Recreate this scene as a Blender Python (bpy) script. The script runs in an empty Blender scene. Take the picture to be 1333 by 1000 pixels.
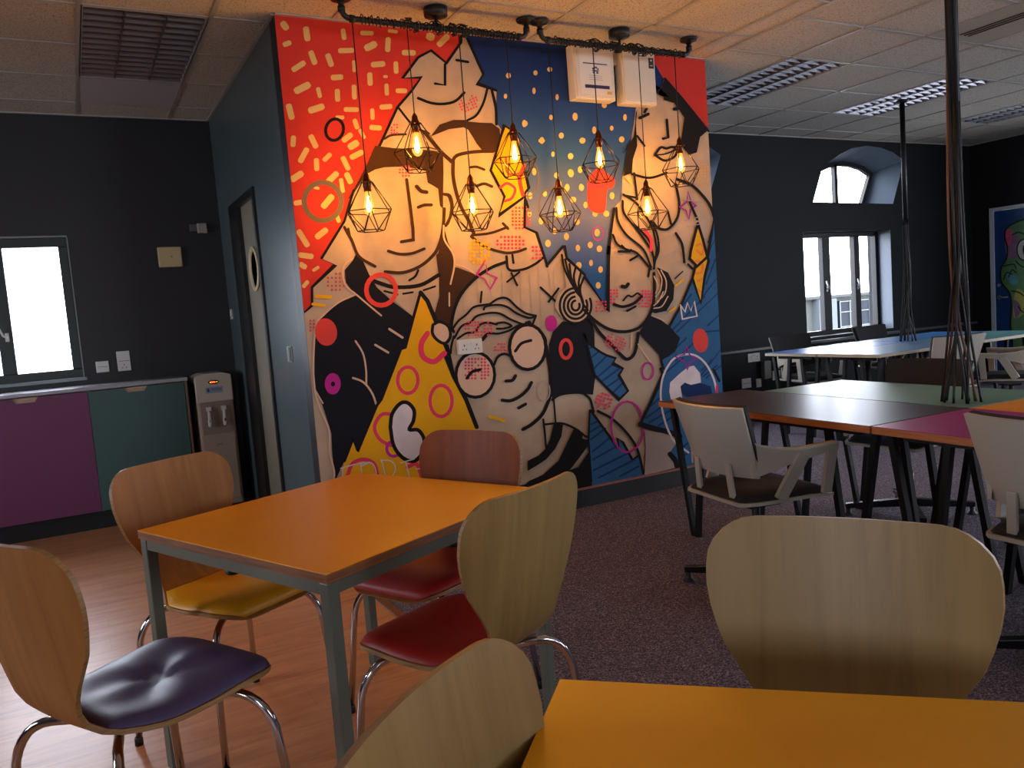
import bpy, bmesh, math, random
from mathutils import Vector, Matrix
random.seed(7)
PI = math.pi
scene = bpy.context.scene
col = scene.collection
H = 1.30            # eye height
F = 1045.135
R3 = Matrix(((0.87433519, 0.11033762, -0.47261357), (-0.47931822, 0.04361251, -0.8765569), (-0.07610534, 0.99293684, 0.09101878)))
CEIL = 2.91
MY = 4.30           # mural wall
MX0, MX1 = 1.094, 4.01
BY = 6.564          # back wall, left room
FY = 6.197          # back wall, right room
RX = 10.09          # right wall
LX, NY = -3.2, -3.0 # left wall, wall behind

def ray(x, y): return R3 @ Vector((x - 666.5, -(y - 500.0), -F))
def ony(x, y, Y): d = ray(x, y); t = Y / d.y; return Vector((d.x*t, Y, d.z*t + H))
def onx(x, y, X): d = ray(x, y); t = X / d.x; return Vector((X, d.y*t, d.z*t + H))

# ------------------------------------------------------------------ materials
def s2l(c):
    return tuple(((v/255.0)/12.92 if v/255.0 <= 0.04045 else ((v/255.0 + 0.055)/1.055)**2.4) for v in c)
_m = {}
def mat(name, rgb, rough=0.5, metal=0.0, noise=0.0, nscale=8.0, bump=0.0, bscale=60.0, emit=None, estr=0.0, coat=0.0, spec=0.5):
    if name in _m: return _m[name]
    m = bpy.data.materials.new(name); m.use_nodes = True; _m[name] = m
    nt = m.node_tree; b = nt.nodes['Principled BSDF']
    c = s2l(rgb) + (1,)
    b.inputs['Base Color'].default_value = c
    b.inputs['Roughness'].default_value = rough
    b.inputs['Metallic'].default_value = metal
    b.inputs['Specular IOR Level'].default_value = spec
    if coat: b.inputs['Coat Weight'].default_value = coat; b.inputs['Coat Roughness'].default_value = 0.15
    tc = nt.nodes.new('ShaderNodeTexCoord')
    if noise > 0:
        n = nt.nodes.new('ShaderNodeTexNoise'); n.inputs['Scale'].default_value = nscale; n.inputs['Detail'].default_value = 4
        nt.links.new(tc.outputs['Object'], n.inputs['Vector'])
        r = nt.nodes.new('ShaderNodeValToRGB')
        r.color_ramp.elements[0].position = 0.3; r.color_ramp.elements[1].position = 0.7
        r.color_ramp.elements[0].color = tuple(v*(1-noise) for v in c[:3]) + (1,)
        r.color_ramp.elements[1].color = tuple(min(1, v*(1+noise*0.7)) for v in c[:3]) + (1,)
        nt.links.new(n.outputs['Fac'], r.inputs['Fac']); nt.links.new(r.outputs['Color'], b.inputs['Base Color'])
    if bump > 0:
        n2 = nt.nodes.new('ShaderNodeTexNoise'); n2.inputs['Scale'].default_value = bscale; n2.inputs['Detail'].default_value = 3
        nt.links.new(tc.outputs['Object'], n2.inputs['Vector'])
        bp = nt.nodes.new('ShaderNodeBump'); bp.inputs['Strength'].default_value = bump; bp.inputs['Distance'].default_value = 0.01
        nt.links.new(n2.outputs['Fac'], bp.inputs['Height']); nt.links.new(bp.outputs['Normal'], b.inputs['Normal'])
    if emit:
        b.inputs['Emission Color'].default_value = s2l(emit) + (1,); b.inputs['Emission Strength'].default_value = estr
    return m

def ramp(nt, src, stops):
    r = nt.nodes.new('ShaderNodeValToRGB'); cr = r.color_ramp
    while len(cr.elements) < len(stops): cr.elements.new(0.5)
    for e, (p, c) in zip(cr.elements, stops): e.position = p; e.color = s2l(c) + (1,)
    nt.links.new(src, r.inputs['Fac']); return r

def wood_mat(name, c1, c2, c3, rough=0.4, scale=(14, 1.2, 1.2), plank=None, coat=0.0):
    if name in _m: return _m[name]
    m = bpy.data.materials.new(name); m.use_nodes = True; _m[name] = m
    nt = m.node_tree; b = nt.nodes['Principled BSDF']; b.inputs['Roughness'].default_value = rough
    if coat: b.inputs['Coat Weight'].default_value = coat; b.inputs['Coat Roughness'].default_value = 0.25
    tc = nt.nodes.new('ShaderNodeTexCoord'); mp = nt.nodes.new('ShaderNodeMapping'); mp.inputs['Scale'].default_value = scale
    nt.links.new(tc.outputs['Object'], mp.inputs['Vector'])
    n = nt.nodes.new('ShaderNodeTexNoise'); n.inputs['Scale'].default_value = 2.2; n.inputs['Detail'].default_value = 8; n.inputs['Roughness'].default_value = 0.6; n.inputs['Distortion'].default_value = 1.2
    nt.links.new(mp.outputs['Vector'], n.inputs['Vector'])
    r = ramp(nt, n.outputs['Fac'], [(0.3, c1), (0.5, c2), (0.72, c3)])
    out = r.outputs['Color']
    if plank:
        br = nt.nodes.new('ShaderNodeTexBrick'); br.inputs['Scale'].default_value = 1.0
        br.inputs['Brick Width'].default_value = plank[0]; br.inputs['Row Height'].default_value = plank[1]
        br.inputs['Mortar Size'].default_value = 0.0015; br.inputs['Color1'].default_value = (1, 1, 1, 1); br.inputs['Color2'].default_value = (0.94, 0.93, 0.92, 1); br.inputs['Mortar'].default_value = (0.82, 0.78, 0.75, 1)
        nt.links.new(tc.outputs['Object'], br.inputs['Vector'])
        mx = nt.nodes.new('ShaderNodeMix'); mx.data_type = 'RGBA'; mx.blend_type = 'MULTIPLY'; mx.inputs['Factor'].default_value = 1.0
        nt.links.new(out, mx.inputs[6]); nt.links.new(br.outputs['Color'], mx.inputs[7]); out = mx.outputs[2]
    nt.links.new(out, b.inputs['Base Color'])
    return m

def carpet_mat():
    m = bpy.data.materials.new('carpet_pile'); m.use_nodes = True
    nt = m.node_tree; b = nt.nodes['Principled BSDF']; b.inputs['Roughness'].default_value = 0.95; b.inputs['Specular IOR Level'].default_value = 0.15
    tc = nt.nodes.new('ShaderNodeTexCoord')
    n = nt.nodes.new('ShaderNodeTexNoise'); n.inputs['Scale'].default_value = 150; n.inputs['Detail'].default_value = 3; n.inputs['Roughness'].default_value = 0.8
    nt.links.new(tc.outputs['Object'], n.inputs['Vector'])
    r = ramp(nt, n.outputs['Fac'], [(0.36, (44, 39, 46)), (0.52, (92, 83, 94)), (0.68, (168, 154, 168))])
    nt.links.new(r.outputs['Color'], b.inputs['Base Color'])
    bp = nt.nodes.new('ShaderNodeBump'); bp.inputs['Strength'].default_value = 0.6; bp.inputs['Distance'].default_value = 0.004
    nt.links.new(n.outputs['Fac'], bp.inputs['Height']); nt.links.new(bp.outputs['Normal'], b.inputs['Normal'])
    return m

def tile_mat():
    m = bpy.data.materials.new('ceiling_tile'); m.use_nodes = True
    nt = m.node_tree; b = nt.nodes['Principled BSDF']; b.inputs['Roughness'].default_value = 0.9; b.inputs['Specular IOR Level'].default_value = 0.2
    tc = nt.nodes.new('ShaderNodeTexCoord')
    n = nt.nodes.new('ShaderNodeTexNoise'); n.inputs['Scale'].default_value = 110; n.inputs['Detail'].default_value = 2
    nt.links.new(tc.outputs['Object'], n.inputs['Vector'])
    r = ramp(nt, n.outputs['Fac'], [(0.34, (146, 138, 126)), (0.45, (196, 188, 174)), (0.8, (206, 198, 184))])
    nt.links.new(r.outputs['Color'], b.inputs['Base Color'])
    return m

def glass_mat():
    m = bpy.data.materials.new('window_glass'); m.use_nodes = True
    nt = m.node_tree; nt.nodes.remove(nt.nodes['Principled BSDF'])
    o = nt.nodes['Material Output']; t = nt.nodes.new('ShaderNodeBsdfTransparent'); g = nt.nodes.new('ShaderNodeBsdfGlossy'); g.inputs['Roughness'].default_value = 0.02
    lw = nt.nodes.new('ShaderNodeLayerWeight'); pw = nt.nodes.new('ShaderNodeMath'); pw.operation = 'POWER'; pw.inputs[1].default_value = 4; nt.links.new(lw.outputs['Facing'], pw.inputs[0])
    f = nt.nodes.new('ShaderNodeMath'); f.operation = 'MULTIPLY_ADD'; f.inputs[1].default_value = .5; f.inputs[2].default_value = .03; nt.links.new(pw.outputs[0], f.inputs[0])
    mx = nt.nodes.new('ShaderNodeMixShader'); nt.links.new(f.outputs[0], mx.inputs[0]); nt.links.new(t.outputs[0], mx.inputs[1]); nt.links.new(g.outputs[0], mx.inputs[2]); nt.links.new(mx.outputs[0], o.inputs[0])
    return m

# ------------------------------------------------------------------ mesh builder
class MB:
    def __init__(s): s.bm = bmesh.new(); s.mi = 0
    def face(s, pts):
        vs = [s.bm.verts.new(p) for p in pts]
        try: f = s.bm.faces.new(vs); f.material_index = s.mi; return f
        except ValueError: return None
    def face_quad(s, x, y0, y1, z0, z1): s.face([(x, y0, z0), (x, y0, z1), (x, y1, z1), (x, y1, z0)]); return s
    def box(s, x0, x1, y0, y1, z0, z1, M=None):
        c = [(x0,y0,z0),(x1,y0,z0),(x1,y1,z0),(x0,y1,z0),(x0,y0,z1),(x1,y0,z1),(x1,y1,z1),(x0,y1,z1)]
        v = [s.bm.verts.new(M @ Vector(p) if M else p) for p in c]
        for q in ((0,3,2,1),(4,5,6,7),(0,1,5,4),(1,2,6,5),(2,3,7,6),(3,0,4,7)):
            f = s.bm.faces.new([v[i] for i in q]); f.material_index = s.mi
        return s
    def bar(s, a, b, w, h=None, up=(0,0,1), w2=None, h2=None):
        a = Vector(a); b = Vector(b); d = (b-a).normalized(); u = Vector(up)
        if abs(d.dot(u)) > .98: u = Vector((0,1,0))
        x = d.cross(u).normalized(); y = x.cross(d); h = h or w; w2 = w2 or w; h2 = h2 or h
        vs = []
        for p, ww, hh in ((a,w,h),(b,w2,h2)):
            for sx, sy in ((-1,-1),(1,-1),(1,1),(-1,1)): vs.append(s.bm.verts.new(p + x*sx*ww/2 + y*sy*hh/2))
        for q in ((0,3,2,1),(4,5,6,7),(0,1,5,4),(1,2,6,5),(2,3,7,6),(3,0,4,7)):
            f = s.bm.faces.new([vs[i] for i in q]); f.material_index = s.mi
        return s
    def tube(s, pts, r, seg=8, closed=False, caps=True):
        pts = [Vector(p) for p in pts]; n = len(pts); rings = []
        rr = r if isinstance(r, (list, tuple)) else [r]*n
        prev = None
        for i, p in enumerate(pts):
            if closed: d = (pts[(i+1) % n] - pts[i-1]).normalized()
            else: d = (pts[min(i+1, n-1)] - pts[max(i-1, 0)]).normalized()
            if prev is None:
                u = Vector((0,0,1)) if abs(d.z) < .9 else Vector((1,0,0))
                x = d.cross(u).normalized()
            else: x = (prev - d*prev.dot(d)).normalized()
            prev = x; y = d.cross(x)
            rings.append([s.bm.verts.new(p + (x*math.cos(2*PI*k/seg) + y*math.sin(2*PI*k/seg))*rr[i]) for k in range(seg)])
        m = n if closed else n-1
        for i in range(m):
            a, b = rings[i], rings[(i+1) % n]
            for k in range(seg):
                f = s.bm.faces.new((a[k], a[(k+1)%seg], b[(k+1)%seg], b[k])); f.material_index = s.mi; f.smooth = True
        if caps and not closed:
            f = s.bm.faces.new(rings[0][::-1]); f.material_index = s.mi; f = s.bm.faces.new(rings[-1]); f.material_index = s.mi
        return s
    def lathe(s, prof, c=(0,0,0), seg=20, axis='z'):
        c = Vector(c); rings = []
        def pt(r, z, a):
            if axis == 'z': return c + Vector((r*math.cos(a), r*math.sin(a), z))
            if axis == 'y': return c + Vector((r*math.cos(a), z, r*math.sin(a)))
            return c + Vector((z, r*math.cos(a), r*math.sin(a)))
        for r, z in prof:
            rings.append([s.bm.verts.new(pt(max(r, 1e-5), z, 2*PI*k/seg)) for k in range(seg)])
        for a, b in zip(rings, rings[1:]):
            for k in range(seg):
                f = s.bm.faces.new((a[k], a[(k+1)%seg], b[(k+1)%seg], b[k])); f.material_index = s.mi; f.smooth = True
        for q in (rings[0][::-1], rings[-1]):
            f = s.bm.faces.new(q); f.material_index = s.mi
        return s
    def prism(s, poly, a, b, plane='xy'):
        def P(p, h): return {'xy': (p[0], p[1], h), 'xz': (p[0], h, p[1]), 'yz': (h, p[0], p[1])}[plane]
        A = [s.bm.verts.new(P(p, a)) for p in poly]; B = [s.bm.verts.new(P(p, b)) for p in poly]; n = len(poly)
        s.bm.faces.new(A[::-1]).material_index = s.mi; s.bm.faces.new(B).material_index = s.mi
        for i in range(n): s.bm.faces.new((A[i], A[(i+1)%n], B[(i+1)%n], B[i])).material_index = s.mi
        return s
    def grid(s, P, smooth=True):
        V = [[s.bm.verts.new(p) for p in row] for row in P]
        for i in range(len(V)-1):
            for j in range(len(V[0])-1):
                f = s.bm.faces.new((V[i][j], V[i][j+1], V[i+1][j+1], V[i+1][j])); f.material_index = s.mi; f.smooth = smooth
        return s
    def build(s, name, mats, parent=None, bevel=0, solid=0, sub=0, fix=True, rim=None):
        if fix: bmesh.ops.recalc_face_normals(s.bm, faces=s.bm.faces[:])
        me = bpy.data.meshes.new(name); s.bm.to_mesh(me); s.bm.free()
        for m in (mats if isinstance(mats, (list, tuple)) else [mats]): me.materials.append(m)
        o = bpy.data.objects.new(name, me); col.objects.link(o)
        if parent: o.parent = parent
        if solid:
            md = o.modifiers.new('solid', 'SOLIDIFY'); md.thickness = solid; md.offset = 0
            if rim is not None: md.material_offset_rim = rim
            es = o.modifiers.new('split', 'EDGE_SPLIT'); es.split_angle = 0.8
        if bevel:
            md = o.modifiers.new('bevel', 'BEVEL'); md.width = bevel; md.segments = 2; md.limit_method = 'ANGLE'; md.angle_limit = 0.6
        if sub:
            md = o.modifiers.new('sub', 'SUBSURF'); md.levels = sub; md.render_levels = sub
        return o

def thing(name, label, cat, loc=(0,0,0), rz=0, group=None, scale=1):
    o = bpy.data.objects.new(name, None); col.objects.link(o); o.empty_display_size = .1
    o.location = loc; o.rotation_euler = (0, 0, rz); o.scale = (scale,)*3
    return tag(o, label, cat, group)
def tag(o, label, cat, group=None, kind=None):
    if label: o['label'] = label
    if cat: o['category'] = cat
    if group: o['group'] = group
    if kind: o['kind'] = kind
    return o
def struct(o): o['kind'] = 'structure'; return o
def dup(root, loc, rz, label, group=None, scale=None):
    r = root.copy(); col.objects.link(r); r.location = loc; r.rotation_euler = (0, 0, rz); r['label'] = label
    if scale: r.scale = (scale,)*3
    if group: r['group'] = group
    for ch in [c for c in col.objects if c.parent == root]:
        c = ch.copy(); col.objects.link(c); c.parent = r
        for g in [q for q in col.objects if q.parent == ch]:
            d = g.copy(); col.objects.link(d); d.parent = c
    return r
def bez(pts, n=6):
    """Catmull-Rom through pts"""
    P = [Vector(p) for p in pts]; out = []
    for i in range(len(P)-1):
        p0 = P[i-1] if i else P[i]*2 - P[i+1]; p1 = P[i]; p2 = P[i+1]; p3 = P[i+2] if i+2 < len(P) else P[i+1]*2 - P[i]
        for k in range(n):
            t = k/n
            out.append(0.5*((2*p1) + (p2-p0)*t + (2*p0-5*p1+4*p2-p3)*t*t + (3*p1-p0-3*p2+p3)*t**3))
    out.append(P[-1]); return out
def arc3(a, c, b, n=5):
    a, c, b = Vector(a), Vector(c), Vector(b)
    return [(1-t)**2*a + 2*t*(1-t)*c + t*t*b for t in [k/n for k in range(n+1)]]

# shared materials
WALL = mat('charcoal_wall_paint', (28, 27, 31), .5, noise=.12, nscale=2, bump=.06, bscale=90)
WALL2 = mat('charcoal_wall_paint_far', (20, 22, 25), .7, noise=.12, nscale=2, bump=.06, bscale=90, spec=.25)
WALL3 = mat('charcoal_paint_window_sheen', (78, 92, 95), .3, noise=.12, nscale=2, bump=.05, bscale=60)  # charcoal wall with the left window's sheen put into a lighter colour
BLACK = mat('black_metal', (13, 13, 15), .48, spec=.35)
BLACKP = mat('black_plastic', (20, 20, 22), .5)
WHITEP = mat('white_plastic', (205, 202, 196), .4)
CHROME = mat('chrome', (200, 200, 205), .12, metal=1)
GREYM = mat('grey_green_steel', (98, 101, 90), .45, metal=.2)
PLY = wood_mat('beech_plywood', (130, 101, 53), (146, 116, 65), (156, 125, 74), .42, scale=(7, 1.5, .5), coat=.10)
PLYM = wood_mat('warm_cast_plywood', (134, 84, 38), (152, 99, 48), (164, 111, 57), .5, scale=(7, 1.5, .5))  # same plywood with the warm cast of the light mixed into its colour
PLYD = wood_mat('backlit_plywood', (112, 50, 18), (128, 60, 22), (140, 70, 28), .5, scale=(7, 1.5, .5))  # same plywood, backlight and orange table bounce painted in as darker red
PLYE = wood_mat('plywood_edge', (110, 78, 46), (150, 112, 68), (172, 134, 86), .5, scale=(2, 2, 60))
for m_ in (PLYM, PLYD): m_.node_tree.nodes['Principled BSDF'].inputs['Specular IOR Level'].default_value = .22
GLASS = glass_mat()
# ------------------------------------------------------------------ mural painter (flat paint on its wall)
TILES = dict(a=(400,160,.2), b=(560,140,.2), c=(740,140,.2), d=(560,320,.2), e=(740,320,.2), f=(560,460,.2), g=(740,460,.2), h=(390,460,.2), i=(390,320,.2), j=(480,20,.2), A=(340,0,.32), B=(620,0,.32), p=(0,0,1))
INK = dict(k=(24,19,20), br=(62,38,22), bg=(186,162,138), hl=(212,176,150), rd=(205,56,46), ye=(216,180,112), gr=(110,96,82), bl=(50,98,140), db=(20,45,90), nb=(22,22,30),
           yo=(232,168,18), pk=(226,60,92), mg=(190,40,140), wh=(222,205,205), dk=(200,70,70), lg=(176,156,146), pp=(150,40,150), rr=(222,70,62), bll=(70,110,150), dkb=(28,62,108), op=(235,130,60), ni=(40,84,150))
class Painter:
    def __init__(s, P, inks): s.P = P; s.mb = MB(); s.n = 0; s.keys = list(inks); s.d = 0.000014; s.hold = None
    def pts(s, t):
        out = []; cur = TILES['p']
        for tok in t.split():
            if ':' in tok: k, tok = tok.split(':'); cur = TILES[k]
            x, y = tok.split(','); out.append((cur[0] + float(x)*cur[2], cur[1] + float(y)*cur[2]))
        return out
    def nxt(s, c):
        if s.hold is None: s.n += 1
        s.mb.mi = s.keys.index(c); return 0.0015 + s.n*s.d
    def put(s, poly, c):
        off = s.nxt(c); s.mb.face([s.P(x, y, off) for x, y in poly])
    def fill(s, c, t, smooth=False, raw=None):
        p = raw or s.pts(t)
        if smooth:
            q = [Vector((x, y, 0)) for x, y in p]; n = len(q); out = []
            for i in range(n):
                p0, p1, p2, p3 = q[i-1], q[i], q[(i+1)%n], q[(i+2)%n]
                for k in range(4):
                    u = k/4; v = 0.5*((2*p1)+(p2-p0)*u+(2*p0-5*p1+4*p2-p3)*u*u+(3*p1-p0-3*p2+p3)*u**3); out.append((v.x, v.y))
            p = out
        s.put(p, c)
    def stroke(s, c, w, t, smooth=True, closed=False, raw=None):
        if c in ('k', 'br', 'nb'): w *= 1.12
        p = raw or s.pts(t)
        if closed: p = p + [p[0]]
        if smooth and len(p) > 2: q = [(v.x, v.y) for v in bez([(x, y, 0) for x, y in p], 5)]
        else: q = p
        off = s.nxt(c); n = len(q); L = []; Rr = []
        for i in range(n):
            a = q[max(i-1, 0)]; b = q[min(i+1, n-1)]
            if closed and i in (0, n-1): a = q[n-2]; b = q[1]
            dx, dy = b[0]-a[0], b[1]-a[1]; l = math.hypot(dx, dy) or 1; nx, ny = -dy/l, dx/l
            if 0 < i < n-1:
                d1 = (q[i][0]-q[i-1][0], q[i][1]-q[i-1][1]); l1 = math.hypot(*d1) or 1
                k = abs(nx*(-d1[1]/l1) + ny*(d1[0]/l1)); k = 1/max(k, .55)
            else: k = 1
            ww = w/2*k
            L.append((q[i][0]+nx*ww, q[i][1]+ny*ww)); Rr.append((q[i][0]-nx*ww, q[i][1]-ny*ww))
        A = [s.mb.bm.verts.new(s.P(x, y, off)) for x, y in L]; B = [s.mb.bm.verts.new(s.P(x, y, off)) for x, y in Rr]
        for i in range(n-1):
            try: s.mb.bm.faces.new((A[i], A[i+1], B[i+1], B[i])).material_index = s.mb.mi
            except ValueError: pass
        if not closed and w > 1.2:
            for (x, y) in (q[0], q[-1]):
                s.put([(x+w/2*math.cos(u*PI/4), y+w/2*math.sin(u*PI/4)) for u in range(8)], c)
    def ell(s, c, x, y, rx, ry, t, w=None, rot=0, n=20):
        k = TILES[t]; pts = []
        for i in range(n):
            a = 2*PI*i/n; ex, ey = rx*math.cos(a), ry*math.sin(a); ca, sa = math.cos(rot), math.sin(rot)
            pts.append((k[0]+(x+ex*ca-ey*sa)*k[2], k[1]+(y+ex*sa+ey*ca)*k[2]))
        if w: s.stroke(c, w, '', smooth=False, closed=True, raw=pts)
        else: s.put(pts, c)
    def dash(s, c, x, y, l, w, ang, t='A'):
        k = TILES[t]; ca, sa = math.cos(ang), math.sin(ang); X = k[0]+x*k[2]; Y = k[1]+y*k[2]; l *= k[2]; w *= k[2]
        p = [(-l/2,-w*.3),(-l/2+w*.3,-w/2),(l/2-w*.3,-w*.45),(l/2,-w*.25),(l/2,w*.3),(l/2-w*.35,w/2),(-l/2+w*.3,w*.45),(-l/2,w*.25)]
        s.put([(X+a*ca-b*sa, Y+a*sa+b*ca) for a, b in p], c)
    def half(s, c, x, y, wx, wy, t, step=20, rot=0.0, sz=.36):
        """halftone patch of small spray-stencil squares"""
        s.n += 1; s.hold = 1; k = TILES[t]; nx = int(wx/step); ny = int(wy/step); ca, sa = math.cos(rot), math.sin(rot)
        for i in range(nx):
            for j in range(ny):
                u = (i-(nx-1)/2)/(nx/2); v = (j-(ny-1)/2)/(ny/2)
                if u*u+v*v > 1.15 or random.random() < .12: continue
                ox = (i-(nx-1)/2)*step; oy = (j-(ny-1)/2)*step; r = step*sz
                cx, cy = x+ox*ca-oy*sa, y+ox*sa+oy*ca
                s.put([(k[0]+(cx+r*math.cos(q*PI/3))*k[2], k[1]+(cy+r*math.sin(q*PI/3))*k[2]) for q in range(6)], c)
        s.hold = None

def inkmat(k, rgb, tint=None):
    return mat('spray_paint_' + k, rgb, .8, noise=.16 if k in ('skin_beige','off_white','blue') else .06, nscale=5, spec=.18)
def muralP(x, y, off):
    p = ony(x, y, MY); X = min(max(p.x, MX0+.001), MX1-.001); Z = min(max(p.z, .125), CEIL-.002)
    return (X, MY - off, Z)
names = dict(k='black', br='dark_brown', bg='skin_beige', hl='highlight_pink', rd='red', ye='pale_yellow', gr='grey_brown', bl='blue', db='navy', nb='off_black', yo='pizza_yellow', pk='hot_pink', mg='magenta', wh='off_white', dk='dull_red', lg='light_grey', pp='purple', rr='coral', bll='hazy_blue', dkb='mid_navy', op='orange', ni='night_fade')
mural_keys = list(INK)
def night():
    m = inkmat('night_fade', INK['ni']); nt = m.node_tree; tc = nt.nodes.new('ShaderNodeTexCoord'); sp = nt.nodes.new('ShaderNodeSeparateXYZ'); mr = nt.nodes.new('ShaderNodeMapRange')
    mr.inputs[1].default_value = 1.4; mr.inputs[2].default_value = 2.9; nt.links.new(tc.outputs['Object'], sp.inputs[0]); nt.links.new(sp.outputs['Z'], mr.inputs[0])
    r = ramp(nt, mr.outputs[0], [(0.05, (36, 84, 140)), (0.30, (104, 112, 158)), (0.55, (46, 84, 146)), (0.95, (20, 42, 92))]); nt.links.new(r.outputs['Color'], nt.nodes['Principled BSDF'].inputs['Base Color'])
night()
mats_mural = [inkmat(names[k], INK[k]) for k in mural_keys]
p = Painter(muralP, INK)
F_, S, E_ = p.fill, p.stroke, p.ell
# base coat
F_('bg', 'p:340,-5 960,-5 960,680 340,680')
# red field, top left
F_('rd', 'p:350,10 p:598,36 j:590,180 505,310 405,230 320,275 220,410 340,405 280,490 185,600 70,850 a:440,160 390,290 300,440 240,640 90,885 180,925 i:80,270 80,390 20,435 p:384,408')
for (x, y, l, w, an) in [(95,105,40,28,.9),(105,178,36,22,-.4),(185,138,60,26,1.4),(210,235,60,24,1.2),(152,270,64,24,-.6),(335,140,46,20,1.4),(430,135,54,20,0),(445,188,54,30,-.5),(345,206,64,22,-.05),(278,245,56,24,1.2),(308,315,50,24,-.1),(167,358,72,30,-.5),(235,377,44,18,1.3),(310,388,52,22,1.5),(377,270,48,14,1.5),(378,375,60,20,1.5),(118,455,66,26,1.3),(224,442,68,28,-.35),(366,446,60,20,0),(442,322,54,22,1.5),(475,262,58,24,-.1),(515,182,60,22,1.6),(548,275,50,20,1.5),(535,128,40,14,.1),(600,215,56,24,0),(740,165,62,26,-.8),(688,150,34,34,.2),(510,365,48,18,1.5),(570,370,46,20,0),(505,312,18,12,0),(452,465,46,18,1.5),(507,435,52,22,-.1),(465,520,50,22,.05),(385,505,44,20,1.2),(350,560,50,24,-.7),(375,590,48,30,-.6),(388,630,60,24,-.5),(410,545,44,16,1),(320,478,36,16,0),(130,575,46,22,1.6),(212,576,60,24,1.1),(172,632,68,24,-1.1),(225,670,52,22,1.5),(268,640,44,20,-.8),(343,665,62,22,1.1),(145,718,60,28,-.6),(290,722,60,26,-.8),(355,725,50,24,1.1),(328,755,60,18,1.4),(150,825,36,22,-.2),(225,765,24,12,.2),(270,820,68,28,-.9),(310,885,44,18,1.2),(170,970,80,24,1),(245,950,60,26,-.7)]:
    p.dash('ye', x, y, l, w, an)
for (x, y, l, w, an) in [(40,65,100,38,.1),(20,130,56,36,.5),(105,150,50,22,-.6),(38,250,56,28,-.9),(15,345,10,6,0)]: p.dash('ye', x, y, l, w, an, 'i')
E_('k', 298, 528, 36, 44, 'A', 3.6, rot=.25); E_('gr', 250, 820, 76, 78, 'A', 6.5)
# blue night field with soft dots
F_('ni', 'p:600,30 j:640,160 745,385 705,450 830,490 830,700 860,740 b:530,170 620,420 640,520 630,560 630,650 615,780 690,815 750,990 d:755,130 860,10 880,80 1000,190 e:100,200 250,420 255,0 c:250,960 290,660 345,600 350,450 400,250 430,60 B:650,430 705,400 712,335 735,385 762,325 715,240 p:852,60')
for t, L in dict(B=[(240,297),(298,283),(130,308),(234,370),(328,396),(118,392),(195,503),(303,478),(401,475),(345,552),(265,573),(431,573),(550,522),(479,530),(604,478),(520,428),(590,568),(311,628),(383,636),(235,700),(325,714),(383,703),(362,775),(365,868)], c=[(345,208),(90,215),(282,575),(110,635),(60,915),(200,920),(245,692),(172,690),(140,895),(15,430),(75,405),(80,520),(185,815)], b=[(615,105),(725,215),(675,415),(745,562),(650,575),(645,693),(720,738),(808,805),(885,840),(765,885),(960,915),(890,522),(930,600),(915,425),(985,522),(955,745)], e=[(145,112),(207,155),(65,128),(192,258)], d=[(965,130)]).items():
    for x, y in L:
        s_ = 1 if t != 'B' else .62; E_('ye', x, y, 17*s_ + random.uniform(-4, 3), 22*s_ + random.uniform(-4, 3), t, n=9)
E_('gr', 640, 460, 65, 120, 'b', 1.6); E_('gr', 780, 640, 75, 110, 'b', 1.6)
# coral dripping blob
F_('rr', 'c:125,470 150,430 200,390 250,430 300,470 290,520 250,545 240,660 210,690 140,670 120,600', True)
S('pk', 2.4, 'c:150,500 200,520 245,500')
E_('mg', 190, 820, 35, 45, 'c', 1.2)
# red corner, top right
F_('rd', 'B:715,240 p:849,60 p:925,70 c:912,160 800,10 B:762,325')
# ---- top figure
S('k', 3, 'j:600,120 600,175 505,312 405,230 320,275 220,410 340,405 280,490 185,600 70,850 a:390,290', False)
S('k', 3, 'j:600,120 640,150 745,385 705,445 830,490', False); S('k', 3.2, 'j:800,490 825,600 830,710')
S('k', 3, 'j:495,320 495,455 430,445', False); S('k', 3.2, 'j:320,540 400,570 480,578 560,560 620,505'); S('k', 3, 'j:570,292 645,305')
S('k', 2.8, 'j:770,480 745,570 700,650 640,685'); S('k', 2.6, 'j:190,600 290,720 390,770')
S('br', 2.6, 'j:100,805 150,780 240,775'); p.half('pk', 650, 575, 150, 110, 'j', 19, -.4); p.half('pk', 165, 740, 60, 80, 'j', 18)
# ---- second head
F_('br', 'b:0,190 60,112 150,82 225,82 245,92 330,100 400,102 450,140 455,190 430,292 340,285 300,235 280,200 245,145 215,130 120,142')
S('br', 4.4, 'b:-40,160 60,280 140,355'); S('br', 4, 'b:140,355 175,312 280,290 410,285'); S('br', 4.2, 'b:148,350 148,450 170,560 205,660 250,740 282,820')
S('br', 3, 'b:270,832 390,818 500,780'); S('br', 3, 'b:472,755 505,790'); S('br', 3, 'b:260,390 300,387 350,405'); S('br', 3.4, 'b:300,512 350,497 400,515')
S('br', 3.2, 'b:265,840 350,905 480,945 560,940 620,920')
S('k', 3, 'd:495,70 510,155 600,155 680,120 730,80'); S('k', 2.6, 'd:533,60 540,112')
p.half('rr', 590, 720, 150, 160, 'b', 22); p.half('pk', 520, 880, 200, 110, 'b', 24); p.half('pk', 690, 945, 80, 100, 'b', 24); p.half('yo', 320, 940, 150, 170, 'b', 24, sz=.46)
S('br', 3, 'b:85,565 120,580 138,650 120,740 100,770'); 
S('k', 2.8, 'b:610,570 635,650'); S('k', 3, 'b:615,600 612,780 690,815 750,1000 p:712,347', False)
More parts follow.
